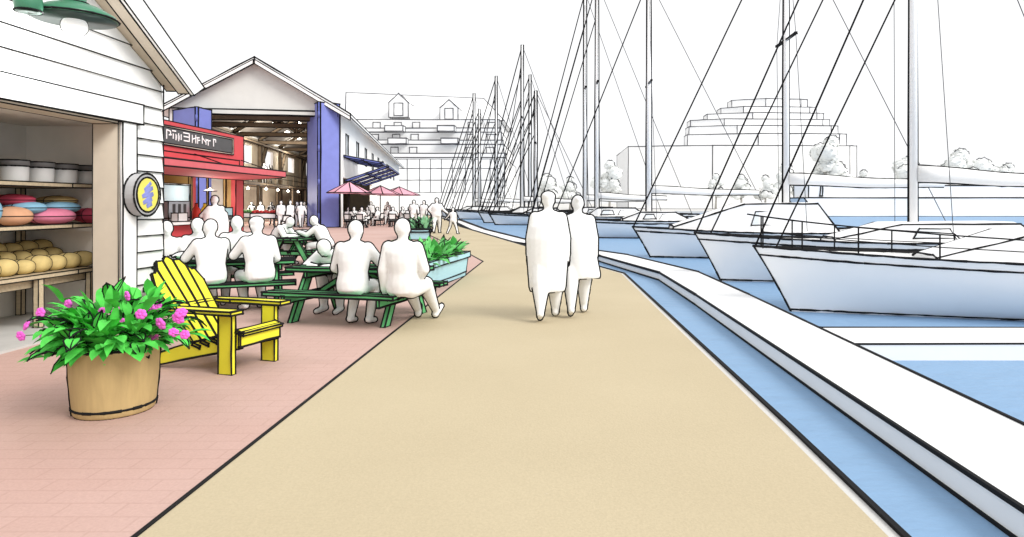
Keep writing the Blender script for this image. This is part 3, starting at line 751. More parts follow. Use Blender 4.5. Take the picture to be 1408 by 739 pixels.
# ------------------------------------------------------------------ red kiosk
KX = -10.9; OK_ = (-12.3, 19.6, 0)
k = thing('red_kiosk', 'red food kiosk with dark sign board and awning beside the white shop', 'kiosk', OK_)
K = lambda ink=.016: MB(ink, OK_)
m = K(); x1 = KX; x0 = -14.0
m.box(x0, 22.62, 0, -12.56, 22.8, 3.97, False); m.box(-11.38, 22.62, 0, x1, 22.8, 3.97, False); m.box(-12.56, 22.62, 0, -11.38, 22.8, 1.13, False); m.box(-12.56, 22.62, 2.60, -11.38, 22.8, 3.97, False)
m.box(x0, 15.6, 0, x0+.15, 22.62, 3.97, False); m.box(x0+.15, 15.6, 0, x1-.16, 15.75, 3.97, False)
m.box(x1-.16, 15.6, 0, x1, 22.62, 1.03, False); m.box(x1-.16, 22.25, 1.03, x1, 22.62, 2.75, False); m.box(x1-.16, 15.6, 1.03, x1, 16.2, 2.75, False)
m.box(x1-.16, 15.6, 2.75, x1, 22.62, 3.97, False); m.box(x0+.15, 15.75, 3.75, x1-.16, 22.62, 3.9, False)
m.line((x1, 15.6, 3.97), (x1, 22.8, 3.97), (x1, 22.8, 0)); m.line((x1, 22.8, 3.97), (x0, 22.8, 3.97)); m.line((x1, 22.25, 1.1), (x1, 22.25, 2.75), (x1, 16.2, 2.75)); m.line((x1+.002, 15.6, 3.12), (x1+.002, 22.5, 3.12), (x1+.002, 22.5, 2.95))
m.build('wall', 'red', k)
m = K(0); m.box(x0+.151, 22.5, 0, -12.56, 22.619, 3.0); m.box(-11.38, 22.5, 0, -11.07, 22.619, 3.0); m.box(-12.559, 22.5, 0, -11.381, 22.619, 1.13); m.box(-12.559, 22.5, 2.60, -11.381, 22.619, 3.0)
m.box(x0+.151, 15.76, 0, x0+.25, 22.499, 3.0); m.box(x0+.251, 15.76, 3.0, x1-.165, 22.499, 3.05); m.build('interior_wall', 'sand', k)
m = K(.012); m.box(-12.60, 22.44, 1.09, -12.52, 22.499, 2.64); m.box(-11.42, 22.44, 1.09, -11.34, 22.499, 2.64); m.box(-12.52, 22.44, 2.56, -11.42, 22.499, 2.64); m.box(-12.0, 22.45, 1.13, -11.95, 22.499, 2.56)
fr = m.build('window', 'sand', k); m = K(0); m.box(-11.95, 22.68, 1.13, -11.42, 22.70, 2.56); m.build('window_blind', 'white', fr)
m = K(.013); m.box(x1-.42, 15.9, 1.032, x1+.22, 22.24, 1.13); m.build('counter', 'white', k)
m = K(.014); m.box(x1+.001, 15.7, 3.28, x1+.05, 22.0, 3.83); f_ = m.build('sign_frame', 'reveal', k)
m = K(.014); m.box(x1+.051, 15.75, 3.33, x1+.058, 21.9, 3.78)
def stroke(pts, wd=.036):
    for (a, b), (c, d) in zip(pts, pts[1:]):
        A = V((x1+.064, 0, 0)); y = lambda u: 18.20+u*2.62; z = lambda v: 3.42+v*.30-.0
        m.beam((x1+.062, y(a), z(b)), (x1+.062, y(c), z(d)), .012, wd, up=(0, 0, 1), ink=False, mi=1) if abs(c-a) > abs(d-b)*.12 else m.box(x1+.056, y(a)-wd/2, min(z(b), z(d)), x1+.068, y(a)+wd/2, max(z(b), z(d)), False, 1)
# the board's scribbled lettering, stroke by stroke
for s in ([(.0, .95), (.03, .1)], [(.0, .95), (.07, .85), (.09, .55), (.04, .5)], [(.12, .7), (.13, .2)], [(.10, .95), (.17, .95)], [(.17, .7), (.18, .1)], [(.18, .6), (.22, .25)], [(.22, .8), (.23, .05)], [(.23, .6), (.27, .2), (.27, .75)],
          [(.31, .95), (.42, .95)], [(.32, .6), (.42, .6)], [(.32, .2), (.43, .2)], [(.43, .98), (.44, .15)], [(.49, .9), (.50, .1)], [(.50, .5), (.57, .65)], [(.56, .95), (.57, .1)], [(.58, .7), (.64, .75)], [(.60, .45), (.65, .5)], [(.60, .7), (.61, .1)],
          [(.70, 1.0), (.71, .2)], [(.71, .75), (.77, .4)], [(.78, .75), (.79, .15)], [(.79, .6), (.83, .7)], [(.83, .65), (.84, .1)], [(.84, .6), (.88, .65)], [(.94, .85), (1.0, .85)], [(.95, .8), (.955, .1)], [(1.0, .85), (.99, .55)]): stroke(s)
m.build('sign_board', ('dark', 'white'), k)
m = K(.016); m.hexa([(x1+.001, 15.7, 2.46), (-9.42, 15.7, 2.56), (x1+.001, 22.8, 2.46), (-9.42, 22.8, 2.56), (x1+.001, 15.7, 2.66), (-9.42, 15.7, 2.76), (x1+.001, 22.8, 2.66), (-9.42, 22.8, 2.76)])
m.build('awning', 'redaw', k)
for y in (16.6, 19.7, 22.6):
    m = K(0); m.tube([(x1+.01, y, 3.14), (-9.6, y, 2.69)], .018, 6); m.build('awning_rod', 'ink', k)
m = K(.012); m.box(-13.7, 15.8, .02, -12.1, 22.4, 1.10); m.build('back_counter', 'steel', k)
# kiosk goods
t = thing('coffee_machine', 'boxy steel coffee machine with dark slots on the kiosk counter', 'coffee machine', (-11.25, 19.45, 1.132)); 
m = MB(.012); m.box(-.2, -.55, .09, .05, .55, .58); m.box(-.2, -.55, 0, .06, .55, .085); m.build('housing', 'steel', t)
for y in (-.28, .0, .28):
    m = MB(0); m.box(.051, y-.07, .16, .056, y+.07, .50); m.build('spout_slot', 'dark', t)
m = MB(.012); m.box(-.1, -.24, 0, .1, .24, .24); o = m.build('napkin_box', 'white'); o.location = (-10.93, 18.98, 1.132); tag(o, 'small white box in front of the coffee machine on the kiosk counter', 'box')
t = thing('glass_cabinet', 'tall glass display cabinet behind the coffee machine in the red kiosk', 'cabinet', (-12.4, 20.9, 1.102))
m = MB(.014)
for x in (-.28, .28):
    for y in (-.75, .75): m.box(x-.02, y-.02, 0, x+.02, y+.02, 1.14)
m.box(-.3, -.77, 1.142, .3, .77, 1.18); m.build('cabinet_frame', 'steel', t)
m = MB(0); m.box(-.262, -.732, .01, .262, .732, 1.13); m.build('glass_pane', 'glass', t)
for px, mt, lab in ((270, 'rbot', 'red sauce bottle on the kiosk counter'), (281.5, 'ybot', 'yellow sauce bottle on the kiosk counter')):
    m = MB(.011); m.lathe([(.10, 0), (.12, .02), (.12, .26), (.09, .36), (.045, .42), (.04, .50), (.03, .52)], n=18, rings=(0, 6)); o = m.build('sauce_bottle', mt); o.location = (-11.1, 11.1*900/(765-px), 1.132); inked(o, [(.5, -.8, 0)], .011, .2)
    tag(o, lab, 'bottle', 'sauce bottles on the kiosk counter')
t = thing('cash_register', 'small cash register with pale screen at the right end of the kiosk counter', 'cash register', (-11.0, 21.9, 1.132), R(-30))
m = MB(.011); m.box(-.14, -.17, 0, .14, .17, .10); m.build('base', 'dark', t); m = MB(.011); m.box(-.02, -.17, .102, .02, .17, .38); s_ = m.build('screen_case', 'dark', t); m = MB(0); m.box(-.12, -.15, .12, -.021, .15, .36) if False else m.box(.0205, -.145, .13, .024, .145, .355); m.build('screen', 'trough', s_)
t = thing('pendant_lamp', 'flat white pendant lamp hanging inside the red kiosk', 'lamp', (gx(289, 21.5), 21.5, gz(263, 21.5)))
m = MB(.010); m.lathe([(.20, 0), (.20, .01), (.05, .08), (.02, .12)], n=18, rings=(0,)); m.build('lamp_shade', 'bulb', t); m = MB(0); m.tube([(0, 0, .1), (0, 0, 3.0-gz(263, 21.5))], .008, 6); m.build('cord', 'ink', t)
ld = bpy.data.lights.new('kiosk_fill_light', 'POINT'); ld.energy = 55; ld.shadow_soft_size = .2; ld.color = (1, .94, .84)  # fill light added near the pendant to brighten the dark kiosk interior
lo_ = bpy.data.objects.new('kiosk_fill_light', ld); C.objects.link(lo_); lo_.location = (gx(289, 21.5), 21.0, 2.0)

# ------------------------------------------------------------------ market hall (local x along the front, y along its length)
HW = 10.8; HL = 66.; EV = 7.95; RG = 11.15; HA = math.atan(.178)
hall = thing('market_hall', 'long gabled market hall with pale grey gable and tall open front', 'hall', (-25.5, 43.1, 0), HA)
hm = Matrix.Translation((-25.5, 43.1, 0)) @ Matrix.Rotation(HA, 4, 'Z'); hw = lambda x, y, z=0: hm @ V((x, y, z))
A, B = 2.45, 10.45; HR = .038
m = MB(HR); th = .25
m.box(0, 0, 0, A, th, 7.9, False); m.box(B, 0, 0, HW, th, 7.9, False)
m.line((0, -.01, 0), (0, -.01, 7.9)); m.line((HW, -.01, 0), (HW, -.01, 7.9))
# left wall with window openings
wy = [7.5, 15, 23, 33, 43.5, 53]
m.box(0, th, 0, th, HL, 5.3, False); m.box(0, th, 7.0, th, HL, EV, False)
ys = [th]+[q for y in wy for q in (y, y+3.2)]+[HL]
for a, b in zip(ys[::2], ys[1::2]): m.box(0, a, 5.3, th, b, 7.0, False)
# right wall: cafe opening 1.6..20, small windows above
m.box(HW-th, th, 0, HW, 1.4, EV, False); m.box(HW-th, 22, 0, HW, HL, 5.1, False); m.box(HW-th, 1.4, 3.5, HW, 22, 5.1, False)
m.box(HW-th, 1.4, 6.7, HW, HL, EV, False); ww = [2.6+i*6.2 for i in range(9)]
ys = [1.4]+[q for y in ww for q in (y, y+1.5)]+[HL]
for a, b in zip(ys[::2], ys[1::2]): m.box(HW-th, a, 5.1, HW, b, 6.7, False)
for y in ww:
    q = HW+.004; m.line((q, y, 5.1), (q, y+1.5, 5.1), (q, y+1.5, 6.7), (q, y, 6.7), (q, y, 5.1))
m.box(0, HL, 0, HW, HL+.2, EV, False)
m.build('wall', 'white', hall)
m = MB(0)
for y in ww: m.box(HW-.09, y+.001, 5.101, HW-.05, y+1.499, 6.699)
m.build('window_pane', 'hatch', hall)
m = MB(HR); m.extrude([(0, 0, 7.95), (HW, 0, 7.95), (HW/2, 0, RG)], (0, .2, 0)); m.build('gable_panel', 'gable', hall)
m = MB(HR); m.box(A-.4, -.06, 7.62, B+.2, .26, 7.94); m.build('lintel', 'gable', hall)
for sd in (-1, 1):
    m = MB(HR); c = HW/2; e = c+.75; dz = (RG-EV)/c
    P = lambda x, o: (c+sd*x, 0, RG-dz*x+o)
    m.extrude([(c+sd*.0, -.5, RG+.02), (c+sd*e, -.5, RG-dz*e+.02), (c+sd*e, -.5, RG-dz*e+.26), (c, -.5, RG+.26)], (0, HL+1, 0)); m.build('roof', 'white', hall)
    m = MB(.022); m.extrude([(c+sd*.05, -.62, RG-.22), (c+sd*e, -.62, RG-dz*e-.20), (c+sd*e, -.62, RG-dz*e+.06), (c+sd*.05, -.62, RG+.06)], (0, .115, 0)); m.build('bargeboard', 'white', hall)
m = MB(0)   # linings
m.box(th+.001, th, 0, th+.03, HL, 5.28); m.box(th+.001, th, 7.02, th+.03, HL, 7.8)
ys = [th]+[q for y in wy for q in (y, y+3.2)]+[HL]
for a, b in zip(ys[::2], ys[1::2]): m.box(th+.001, a, 5.28, th+.03, b, 7.02)
m.box(HW-th-.03, 22, 0, HW-th-.001, HL, 4.6); m.box(HW-th-.03, 1.4, 3.5, HW-th-.001, 21.99, 4.6); m.box(HW-th-.03, 1.4, 6.7, HW-th-.001, HL, 7.8); m.box(th+.03, HL-.05, 0, HW-th-.03, HL-.001, 7.8)
m.build('wall_lining', 'inwall', hall)
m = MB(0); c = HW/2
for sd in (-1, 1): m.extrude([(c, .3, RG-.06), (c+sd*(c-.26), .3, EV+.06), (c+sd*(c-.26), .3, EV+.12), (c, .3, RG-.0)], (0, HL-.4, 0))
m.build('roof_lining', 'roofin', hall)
for y in (1.2, 5.6, 12.6, 20.4, 28.6, 39, 50, 60):      # timber frames
    m = MB(.022); c = HW/2
    m.beam((th+.05, y, 7.55), (HW-th-.05, y, 7.55), .24, .32); m.beam((th+.1, y+.01, EV-.2), (c, y+.01, RG-.3), .22, .26); m.beam((HW-th-.1, y+.01, EV-.2), (c, y+.01, RG-.3), .22, .26)
    m.beam((c, y-.01, 7.7), (c, y-.01, RG-.3), .2, .2); m.beam((c, y+.02, 7.75), (c-2.4, y+.02, RG-1.75), .18, .18); m.beam((c, y+.02, 7.75), (c+2.4, y+.02, RG-1.75), .18, .18)
    m.build('truss', 'brown', hall)
    m = MB(.022); m.box(th+.035, y-.16, 0, th+.35, y+.16, 7.4); m.beam((th+.2, y+.16, 5.0), (th+.2, y+2.3, 7.2), .2, .26, up=(1, 0, 0)); m.build('post', 'brown', hall)
m = MB(.02)
for y in (2.6, 4.2): pass
m.box(th+.4, 1, 7.2, th+.6, HL-1, 7.4, True); m.build('wall_plate', 'brown', hall)
m = MB(.022); m.box(th+.36, 4.5, 3.2, th+2.4, HL-2, 3.42); m.build('balcony_floor', 'brown', hall)
m = MB(.014); X = th+2.35
m.beam((X, 4.5, 4.45), (X, HL-2, 4.45), .06, .06); m.beam((X, 4.5, 3.95), (X, HL-2, 3.95), .04, .04)
for i in range(24): m.box(X-.03, 4.6+i*2.5, 3.42, X+.03, 4.66+i*2.5, 4.42, False)
m.build('balcony_railing', 'brown', hall)
m = MB(.02)
for i in range(9): y = 5.5+i*6.5; m.box(th+2.1, y-.1, 0, th+2.3, y+.1, 3.19)
m.build('balcony_post', 'brown', hall)
# tall folding doors
def fold_door(label, a, v, b, z, g):
    t = thing('folding_door', label, 'door', (v[0], v[1], 0), 0, 'blue folding doors of the market hall')
    for p in (a, b):
        m = MB(.04); d = (V((*p, 0))-V((*v, 0))).normalized(); s = V((*v, 0))+d*.10
        m.off = V((*v, 0)); m.beam(s+V((0, 0, z/2+.02)), V((*p, z/2+.02)), .09, z, up=(0, 0, 1)); l = m.build('door_leaf', 'blue', t)
    m = MB(0)
    for i in range(4): m.tube([(0, -.02, .6+i*z*.27), (0, -.02, 1.0+i*z*.27)], .07, 8)
    m.tube([(0, 0, .02), (0, 0, z)], .045, 8); m.build('hinge', 'bluef', t)
    return t
fold_door('tall blue folding door at the right of the hall entrance', (gx(423.5, 46.3), 46.3), (gx(438.5, 44.0), 44.0), (gx(466.5, 45.0), 45.0), 8.45, 0)
fold_door('tall blue folding door at the left of the hall entrance behind the kiosk', (gx(239, 42.6), 42.6), (gx(270.5, 41.2), 41.2), (gx(290, 42.6), 42.6), 7.7, 0)
# hanging lamps of the hall
lp = None
for i, (px, py, Y) in enumerate(((352, 157, 48), (400, 155, 50), (375, 171, 57), (411, 170, 58), (395, 182, 64), (411, 191, 72), (341, 259, 49.5), (366, 260, 53), (382, 261.5, 57), (396, 263, 61), (410, 264, 66))):
    z = gz(py, Y); top = 7.38 if z > 4 else 3.2
    lab = ('lit white lamp high under the hall roof, ' if i < 6 else 'small lit lamp under the hall balcony, ')+ORD[i if i < 6 else i-6]+' from the front'
    t = thing('hall_lamp', lab, 'lamp', (gx(px, Y), Y, z), 0, 'lit lamps in the market hall')
    m = MB(0); q = .22 if i < 6 else .10; m.lathe([(q*.3, -.09), (q, -.04), (q, .02), (q*.3, .10), (.02, .14)], n=16); m.build('lamp_shade', 'lit', t)
    m = MB(0); m.tube([(0, 0, .12), (0, 0, max(.2, top-z+.4))], .015, 6); m.build('cord', 'ink', t)
    if i in (2, 3, 5, 6, 8, 10):
        ld = bpy.data.lights.new('hall_light', 'POINT'); ld.energy = 900 if i < 6 else 330; ld.shadow_soft_size = .5; ld.color = (1, .93, .82)
        lo_ = bpy.data.objects.new('hall_light', ld); C.objects.link(lo_); lo_.location = (gx(px, Y), Y, z-(1.3 if i < 6 else .6))
# glazed canopies on the cafe side (hall frame)
def canopy(label, y0, y1, zi, zo, x1):
    t = thing('glass_canopy', label, 'canopy', hw(HW, y0), HA, 'blue framed glass canopies on the hall')
    L = y1-y0; n = 3; m = MB(.025); x0 = .06
    for i in range(n+1): y = .1+i*(L-.2)/n; m.beam((x0, y, zi), (x1, y, zo), .10, .14)
    for f in (0, .5, 1): x = x0+(x1-x0)*f; z = zi+(zo-zi)*f; m.beam((x, 0, z+.012), (x, L, z+.012), .11, .12)
    m.build('frame', 'bluef', t)
    m = MB(0); m.hexa([(x0, .02, zi+.11), (x1, .02, zo+.11), (x0, L-.02, zi+.11), (x1, L-.02, zo+.11), (x0, .02, zi+.13), (x1, .02, zo+.13), (x0, L-.02, zi+.13), (x1, L-.02, zo+.13)]); m.build('glass_pane', 'glassc', t)
canopy('upper blue framed glass canopy sloping down over the cafe seats', 1.5, 9.5, 5.0, 4.55, 2.6)
canopy('lower blue framed glass canopy tilted up over the cafe seats', 2.4, 15, 3.3, 4.35, 3.0)

# market tables and shoppers
def market_table(label, px, Y, wd, goods, gl, seed):
    t = thing('market_table', label, 'table', (gx(px, Y), Y, 0), 0, 'white market tables in the hall')
    m = MB(.03); m.box(-wd/2, -.4, .62, wd/2, .4, .95); m.build('tablecloth', 'cloth', t)
    for x in (-wd/2+.12, wd/2-.12):
        for y in (-.3, .3): m = MB(.0); m.box(x-.045, y-.045, 0, x+.045, y+.045, .619); m.build('leg', 'dark', t)
    q = random.Random(seed); m = MB(0)
    for i in range(70): x = q.uniform(-wd/2+.1, wd/2-.1); y = q.uniform(-.3, .3); m.ball((x, y, .955+q.uniform(.03, .16)), q.uniform(.06, .1), 8, 6)
    o = m.build('produce_heap', goods); o.location = (gx(px, Y), Y, .0); tag(o, gl, 'produce', kind='stuff')
market_table('white cloth market table with red fruit just inside the hall entrance', 365, 45.2, 1.75, 'apple', 'heap of red fruit on the market table', 1)
market_table('white market table with green produce at the left behind the kiosk post', 340, 48.5, 1.6, 'salad', 'heap of green produce on the left market table', 2)
market_table('white market table with green produce beside the right folding door', 424, 48.5, 1.8, 'salad', 'heap of green produce on the right market table', 3)
def low(J, outline=0, r=.045, **kw):
    me = body_mesh(J, voxel=.028, fine=False, **kw); me.name = 'person'; return add_ink(me, contour(me, [(math.sin(R(outline)), math.cos(R(outline)), 0)], r, .3), r)
ST = low(joints('stand', 0, ('down', 'bag')), 0, bulk=1.3, hs=1.08); ST2 = low(joints('stand', 8, ('reach', 'table')), 60, bulk=1.1, hair='long'); WK = low(joints('stand', 0, ('swing', 'back'), 'walk'), -5, bulk=1.35)
RE = low(joints('stand', 4, ('up', 'down')), 80, bulk=1.1); SI = low(joints('sit', 4, ('table', 'table'), seat=.45), -10, bulk=1.3, hs=1.08); SI2 = low(joints('sit', 10, ('lap', 'table'), seat=.45), 60, bulk=1.2, hair='bun')
SF = low(joints('sit', 2, ('table', 'lap'), seat=.45), -10, bulk=1.25, hair='long')
G = 'shoppers in the market hall'
for px, Y, rz, me, lab, sc in ((347, 50, 200, ST2, 'shopper bending over greens at the far left of the hall market', 1), (359, 50.5, 170, ST, 'shopper facing out behind the left end of the red fruit table', 1), (374, 49.5, 190, ST2, 'shopper bending behind the right end of the red fruit table', 1),
                            (386.5, 44.6, 15, ST, 'broad shopper with back turned at the right of the red fruit table', 1.03), (399, 40.5, 60, ST, 'nearest shopper standing before the hall entrance carrying a bag', 1.03), (407, 46, -60, RE, 'shopper with raised arm right of the nearest shopper', 1), (414, 44.5, 30, WK, 'shopper close to the right folding door, seen from behind', 1), (419, 52, 180, ST, 'shopper deeper in the hall beside the right folding door', 1)):
    person(lab, (gx(px, Y), Y), rz, me=me, group=G, scale=sc)
m = MB(.03); m.extrude([(-.2, -.06, 0), (.2, -.06, 0), (.24, -.06, .36), (-.16, -.06, .36)], (0, .12, 0)); o = m.build('shopping_bag', 'cloth'); p_ = (gx(393.5, 40.2), 40.2, .55); o.location = p_; tag(o, 'white shopping bag held by the nearest shopper before the hall', 'bag')
for px, t_, me, lab in ((404.5, 13, ST, 'taller person standing at the hall balcony railing'), (411, 15, RE, 'second person at the hall balcony railing, to the right')):
    q = hw(th+1.9, t_+2); person(lab, (q.x, q.y), 200, me=me, z=3.42, group='people on the hall balcony')

# ------------------------------------------------------------------ cafe: chairs, tables, umbrellas, guests
def make_chair():
    t = thing('cafe_chair', '', 'chair', (0, 0, 0)); r = .03
    m = MB(r); m.box(-.23, -.22, .41, .23, .22, .45); m.build('seat', 'white', t)
    m = MB(r); m.hexa([(-.23, -.225, .56), (.23, -.225, .56), (-.23, -.20, .56), (.23, -.20, .56), (-.23, -.29, .92), (.23, -.29, .92), (-.23, -.265, .92), (.23, -.265, .92)]); m.build('backrest', 'white', t)
    for sx in (-1, 1):
        m = MB(0); m.tube([(sx*.20, .18, .41), (sx*.25, .22, 0)], .028, 6); m.build('leg', 'ink', t)
        m = MB(0); m.tube([(sx*.22, -.27, .9), (sx*.20, -.19, .42), (sx*.25, -.26, 0)], .028, 6); m.build('leg', 'ink', t)
    return t
ch0 = make_chair(); first = True
guests = [(479, 44.6, 5, SI, 'leftmost cafe guest with back turned beside the blue door'), (497, 44.0, -12, SI, 'second cafe guest from the blue door, back turned on a white chair'), (540, 45.4, 8, SI, 'cafe guest with back turned in the middle of the front row'), (562, 47.0, -15, SI, 'cafe guest with back turned, right of the middle one'), (578, 48.2, 20, SI, 'rightmost cafe guest of the front row, back turned'),
          (487, 48.6, 180, SF, 'cafe guest facing us under the left pink umbrella'), (506, 49.5, 150, SF, 'cafe guest facing us between the left and middle umbrella poles'), (521, 47.6, 75, SI2, 'cafe guest seen from the side, left of the middle guest'), (533, 51.5, 190, SF, 'cafe guest facing us behind the middle front guest'), (551, 51, -80, SI2, 'cafe guest turned sideways under the right pink umbrella'), (569, 52.4, 200, SF, 'cafe guest facing us behind the right front guests'), (498, 54.5, 170, SF, 'cafe guest farthest back near the hall wall')]
for i, (px, Y, rz, me, lab) in enumerate(guests):
    X = gx(px, Y); person(lab, (X, Y), rz, me=me, group='seated cafe guests')
    c = ch0 if i == 0 else dup(ch0)
    c.location = (X, Y, 0); c.rotation_euler = (0, 0, R(rz)); tag(c, 'white chair of the '+lab.replace('cafe guest', 'guest').replace(' on a white chair', ''), 'chair', 'white cafe chairs')
person('waiter standing among the cafe tables behind the left guests', (gx(510, 53), 53), 190, me=ST, group='standing cafe people'); person('person standing behind the middle cafe guests by the umbrella pole', (gx(533, 56), 56), 160, me=ST, group='standing cafe people')
ct = None
for i, (px, Y, lab) in enumerate(((487, 46.6, 'round white cafe table by the blue door'), (543, 48.2, 'round white cafe table in the middle of the terrace'), (571, 50.3, 'round white cafe table at the right of the terrace'), (512, 51.8, 'round white cafe table at the back of the terrace'))):
    if ct is None:
        t = thing('cafe_table', lab, 'table', (0, 0, 0)); ct = t
        m = MB(.03); m.lathe([(.36, .70), (.38, .71), (.38, .74), (.36, .745)], n=20, rings=(1,)); m.build('tabletop', 'white', t)
        m = MB(0); m.lathe([(.22, 0), (.22, .03), (.04, .06), (.035, .66), (.1, .699)], n=12); m.build('pedestal', 'ink', t)
    else: t = dup(ct)
    t.location = (gx(px, Y), Y, 0); tag(t, lab, 'table', 'round cafe tables')
for px, Y, zr, zt, q, lab in ((480, 43.6, 2.36, 3.12, 1.42, 'left pink cafe umbrella beside the tall blue door'), (523, 50.0, 2.35, 3.0, 1.5, 'middle pink cafe umbrella'), (549, 55.0, 2.35, 3.05, 1.75, 'right pink cafe umbrella, farthest back')):
    t = thing('cafe_umbrella', lab, 'umbrella', (gx(px, Y), Y, 0), R(22.5), 'pink cafe umbrellas')
    m = MB(.03); n = 8; rim = [V((q*math.cos(6.2832*i/n), q*math.sin(6.2832*i/n), zr)) for i in range(n)]; ap = V((0, 0, zt)); ap2 = V((0, 0, zt-.05)); rim2 = [p*1-V((0, 0, .05)) for p in rim]
    m.add(rim+[ap]+rim2+[ap2], [(i, (i+1) % n, n) for i in range(n)]+[(n+1+(i+1) % n, n+1+i, 2*n+1) for i in range(n)]+[(i, n+1+i, n+1+(i+1) % n, (i+1) % n) for i in range(n)])
    m.line(*rim, rim[0])
    for p in rim: m.line(p, ap)
    m.build('canopy', 'pink', t)
    m = MB(0); m.tube([(0, 0, .05), (0, 0, zt-.06)], .035, 8); m.build('pole', 'ink', t)
    m = MB(0); m.lathe([(.28, 0), (.28, .06), (.06, .10)], n=16); m.build('base', 'dark', t)
person('person walking away past the cafe, left of the pair', (gx(569, 45.5), 45.5), 10, me=WK, group='strollers near the cafe', scale=1.06)
person('person strolling beside the parent near the far planter', (gx(583, 43.5), 43.5), -15, me=WK, group='strollers near the cafe', scale=1.04)
J = joints('stand', 0, ('hip', 'side'), 'walk'); me = low(J, -10, .042, bulk=1.4)
person('parent holding the hand of a child by the far planter', (gx(600.5, 36.2), 36.2), 0, me=me, scale=1.10)
J = joints('stand', 4, ('side', 'down'), 'stride'); me = low(J, -19, .045, bulk=1.1)
person('child striding beside the parent on the promenade', (gx(622.5, 35.2), 35.2), -10, me=me, scale=.80)

# ------------------------------------------------------------------ sailing boats (local x runs aft from the bow; z = 0 is the water)
def sailboat(label, bow, heading, L, beam, fb, mast_x, mast_h, r, cabin=None, boom=None, pulpit=False, stays=1, mast_r=.115, stem=1.05, wins=True):
    t = thing('sailing_boat', label, 'boat', (bow[0], bow[1], -.45), R(heading), 'sailing boats moored bow to the pontoon')
    ns, nu = 20, 8; g = []
    fbz = lambda s: fb*(1-.16*math.sin(math.pi*min(1, s*1.1))**1)
    bw = lambda s: beam/2*(math.sin(min(1, s/.62)*math.pi/2)**.85)*(1 if s < .62 else 1-.22*((s-.62)/.38)**2)
    def pt(s, u, sd):
        z0 = fbz(s); z = z0+(-.40-z0)*u; fl = (1-u**(2.2+2*s))*(1-.35*(1-s)*u) if u < 1 else 0
        x = s*L+stem*(1-s)**2*u*1.0*(1.0-.15*u)
        return V((x, sd*bw(s)*fl, z))
    m = MB(r); rows = []
    for i in range(ns+1):
        s = (i/ns)**1.35
        rows.append([pt(s, j/nu, -1) for j in range(nu+1)]+[pt(s, j/nu, 1) for j in range(nu-1, -1, -1)])
    k = 2*nu+1; vs = [p for rw in rows for p in rw]
    m.add(vs, [(i*k+j, (i+1)*k+j, (i+1)*k+j+1, i*k+j+1) for i in range(ns) for j in range(k-1)]+[tuple(range(ns*k, ns*k+k))], 0, True)
    m.line(*[rw[0] for rw in rows]); m.line(*[rw[-1] for rw in rows]); m.line(*rows[0][:nu+1])
    uw = lambda s: fbz(s)/(fbz(s)+.40)
    for sd in (-1, 1): m.line(*[pt((i/ns)**1.35, uw((i/ns)**1.35)-.02, sd)+V((0, 0, .01)) for i in range(ns+1)])
    for sd in (-1, 1): m.line(*[pt((i/ns)**1.35, .10, sd)*1 for i in range(ns+1)])
    m.line(*rows[-1], rows[-1][0])
    hull = m.build('hull', 'gel', t)
    m = MB(r*.8); D = []
    for i in range(ns+1):
        s = (i/ns)**1.35; p, q = pt(s, .03, -1), pt(s, .03, 1); D.append((p, q))
    m.add([a for d in D for a in d], [(2*i, 2*i+1, 2*i+3, 2*i+2) for i in range(ns)])
    for h in (0, 1): m.line(*[d[h].lerp(d[1-h], .06)+V((0, 0, .03)) for d in D[1:]])
    m.build('deck', 'gel', t)
    if cabin:   # list of (x, half width, z) along the roof
        m = MB(r); z0 = fb*.80; rows = []
        for x, hw_, z in cabin: rows.append([V((x, -hw_, z0)), V((x, -hw_*.86, z-.05)), V((x, -hw_*.6, z)), V((x, hw_*.6, z)), V((x, hw_*.86, z-.05)), V((x, hw_, z0))])
        k = 6; m.add([p for rw in rows for p in rw], [(i*k+j, (i+1)*k+j, (i+1)*k+j+1, i*k+j+1) for i in range(len(rows)-1) for j in range(k-1)]+[tuple(range(k)), tuple(range((len(rows)-1)*k, len(rows)*k))])
        for j in (0, 1, 4, 5): m.line(*[rw[j] for rw in rows])
        m.line(*rows[0]); m.line(*rows[-1])
        cb = m.build('cabin', 'gel', t)
        if wins and len(cabin) >= 3:
            for sd in (-1, 1):
                for f0, f1 in ((.08, .44), (.54, .92)):
                    a = cabin[1]; b = cabin[2]; xa = a[0]+(b[0]-a[0])*f0; xb = a[0]+(b[0]-a[0])*f1; hgt = a[2]-z0
                    if hgt < .25: continue
                    y = lambda q: sd*(a[1]-(a[1]*.14)*q+.012)
                    m = MB(r*.7); m.extrude([(xa, y(.28), z0+hgt*.28), (xb, y(.28), z0+hgt*.28), (xb-.12, y(.75), z0+hgt*.72), (xa+.18, y(.75), z0+hgt*.72)], (0, sd*.012, 0)); m.build('window', 'hatch', cb)
    mz = fb*.82 if not cabin else max([z for x, _, z in cabin if abs(x-mast_x) < 1.6]+[fb*.82])
    m = MB(r); m.tube([(mast_x, 0, mz), (mast_x, 0, mz+(mast_h-mz)*.5), (mast_x, 0, mast_h)], [mast_r, mast_r*.95, mast_r*.6], 12)
    for sx in (-1, 1):
        for e_ in (0, .8*r): m.line((mast_x+sx*(mast_r+e_), 0, mz), (mast_x+sx*(mast_r*.6+e_), 0, mast_h))
    ms = m.build('mast', 'gel', t)
    m = MB(r*.8); zz = mz+(mast_h-mz)*.55
    m.beam((mast_x, -beam*.30, zz), (mast_x, beam*.30, zz), .07, .05); m.build('spreader', 'gel', ms)
    m = MB(0)
    m.tube([(.03, 0, fb), (mast_x, 0, mast_h)], r*1.15, 6)
    if stays > 2:
        m.tube([(.9, 0, fb*.95), (mast_x-.1, 0, mast_h*.68)], r*.9, 6); m.tube([(2.2, 0, fb*.95), (mast_x-.1, 0, mast_h*.9)], r*.8, 6)
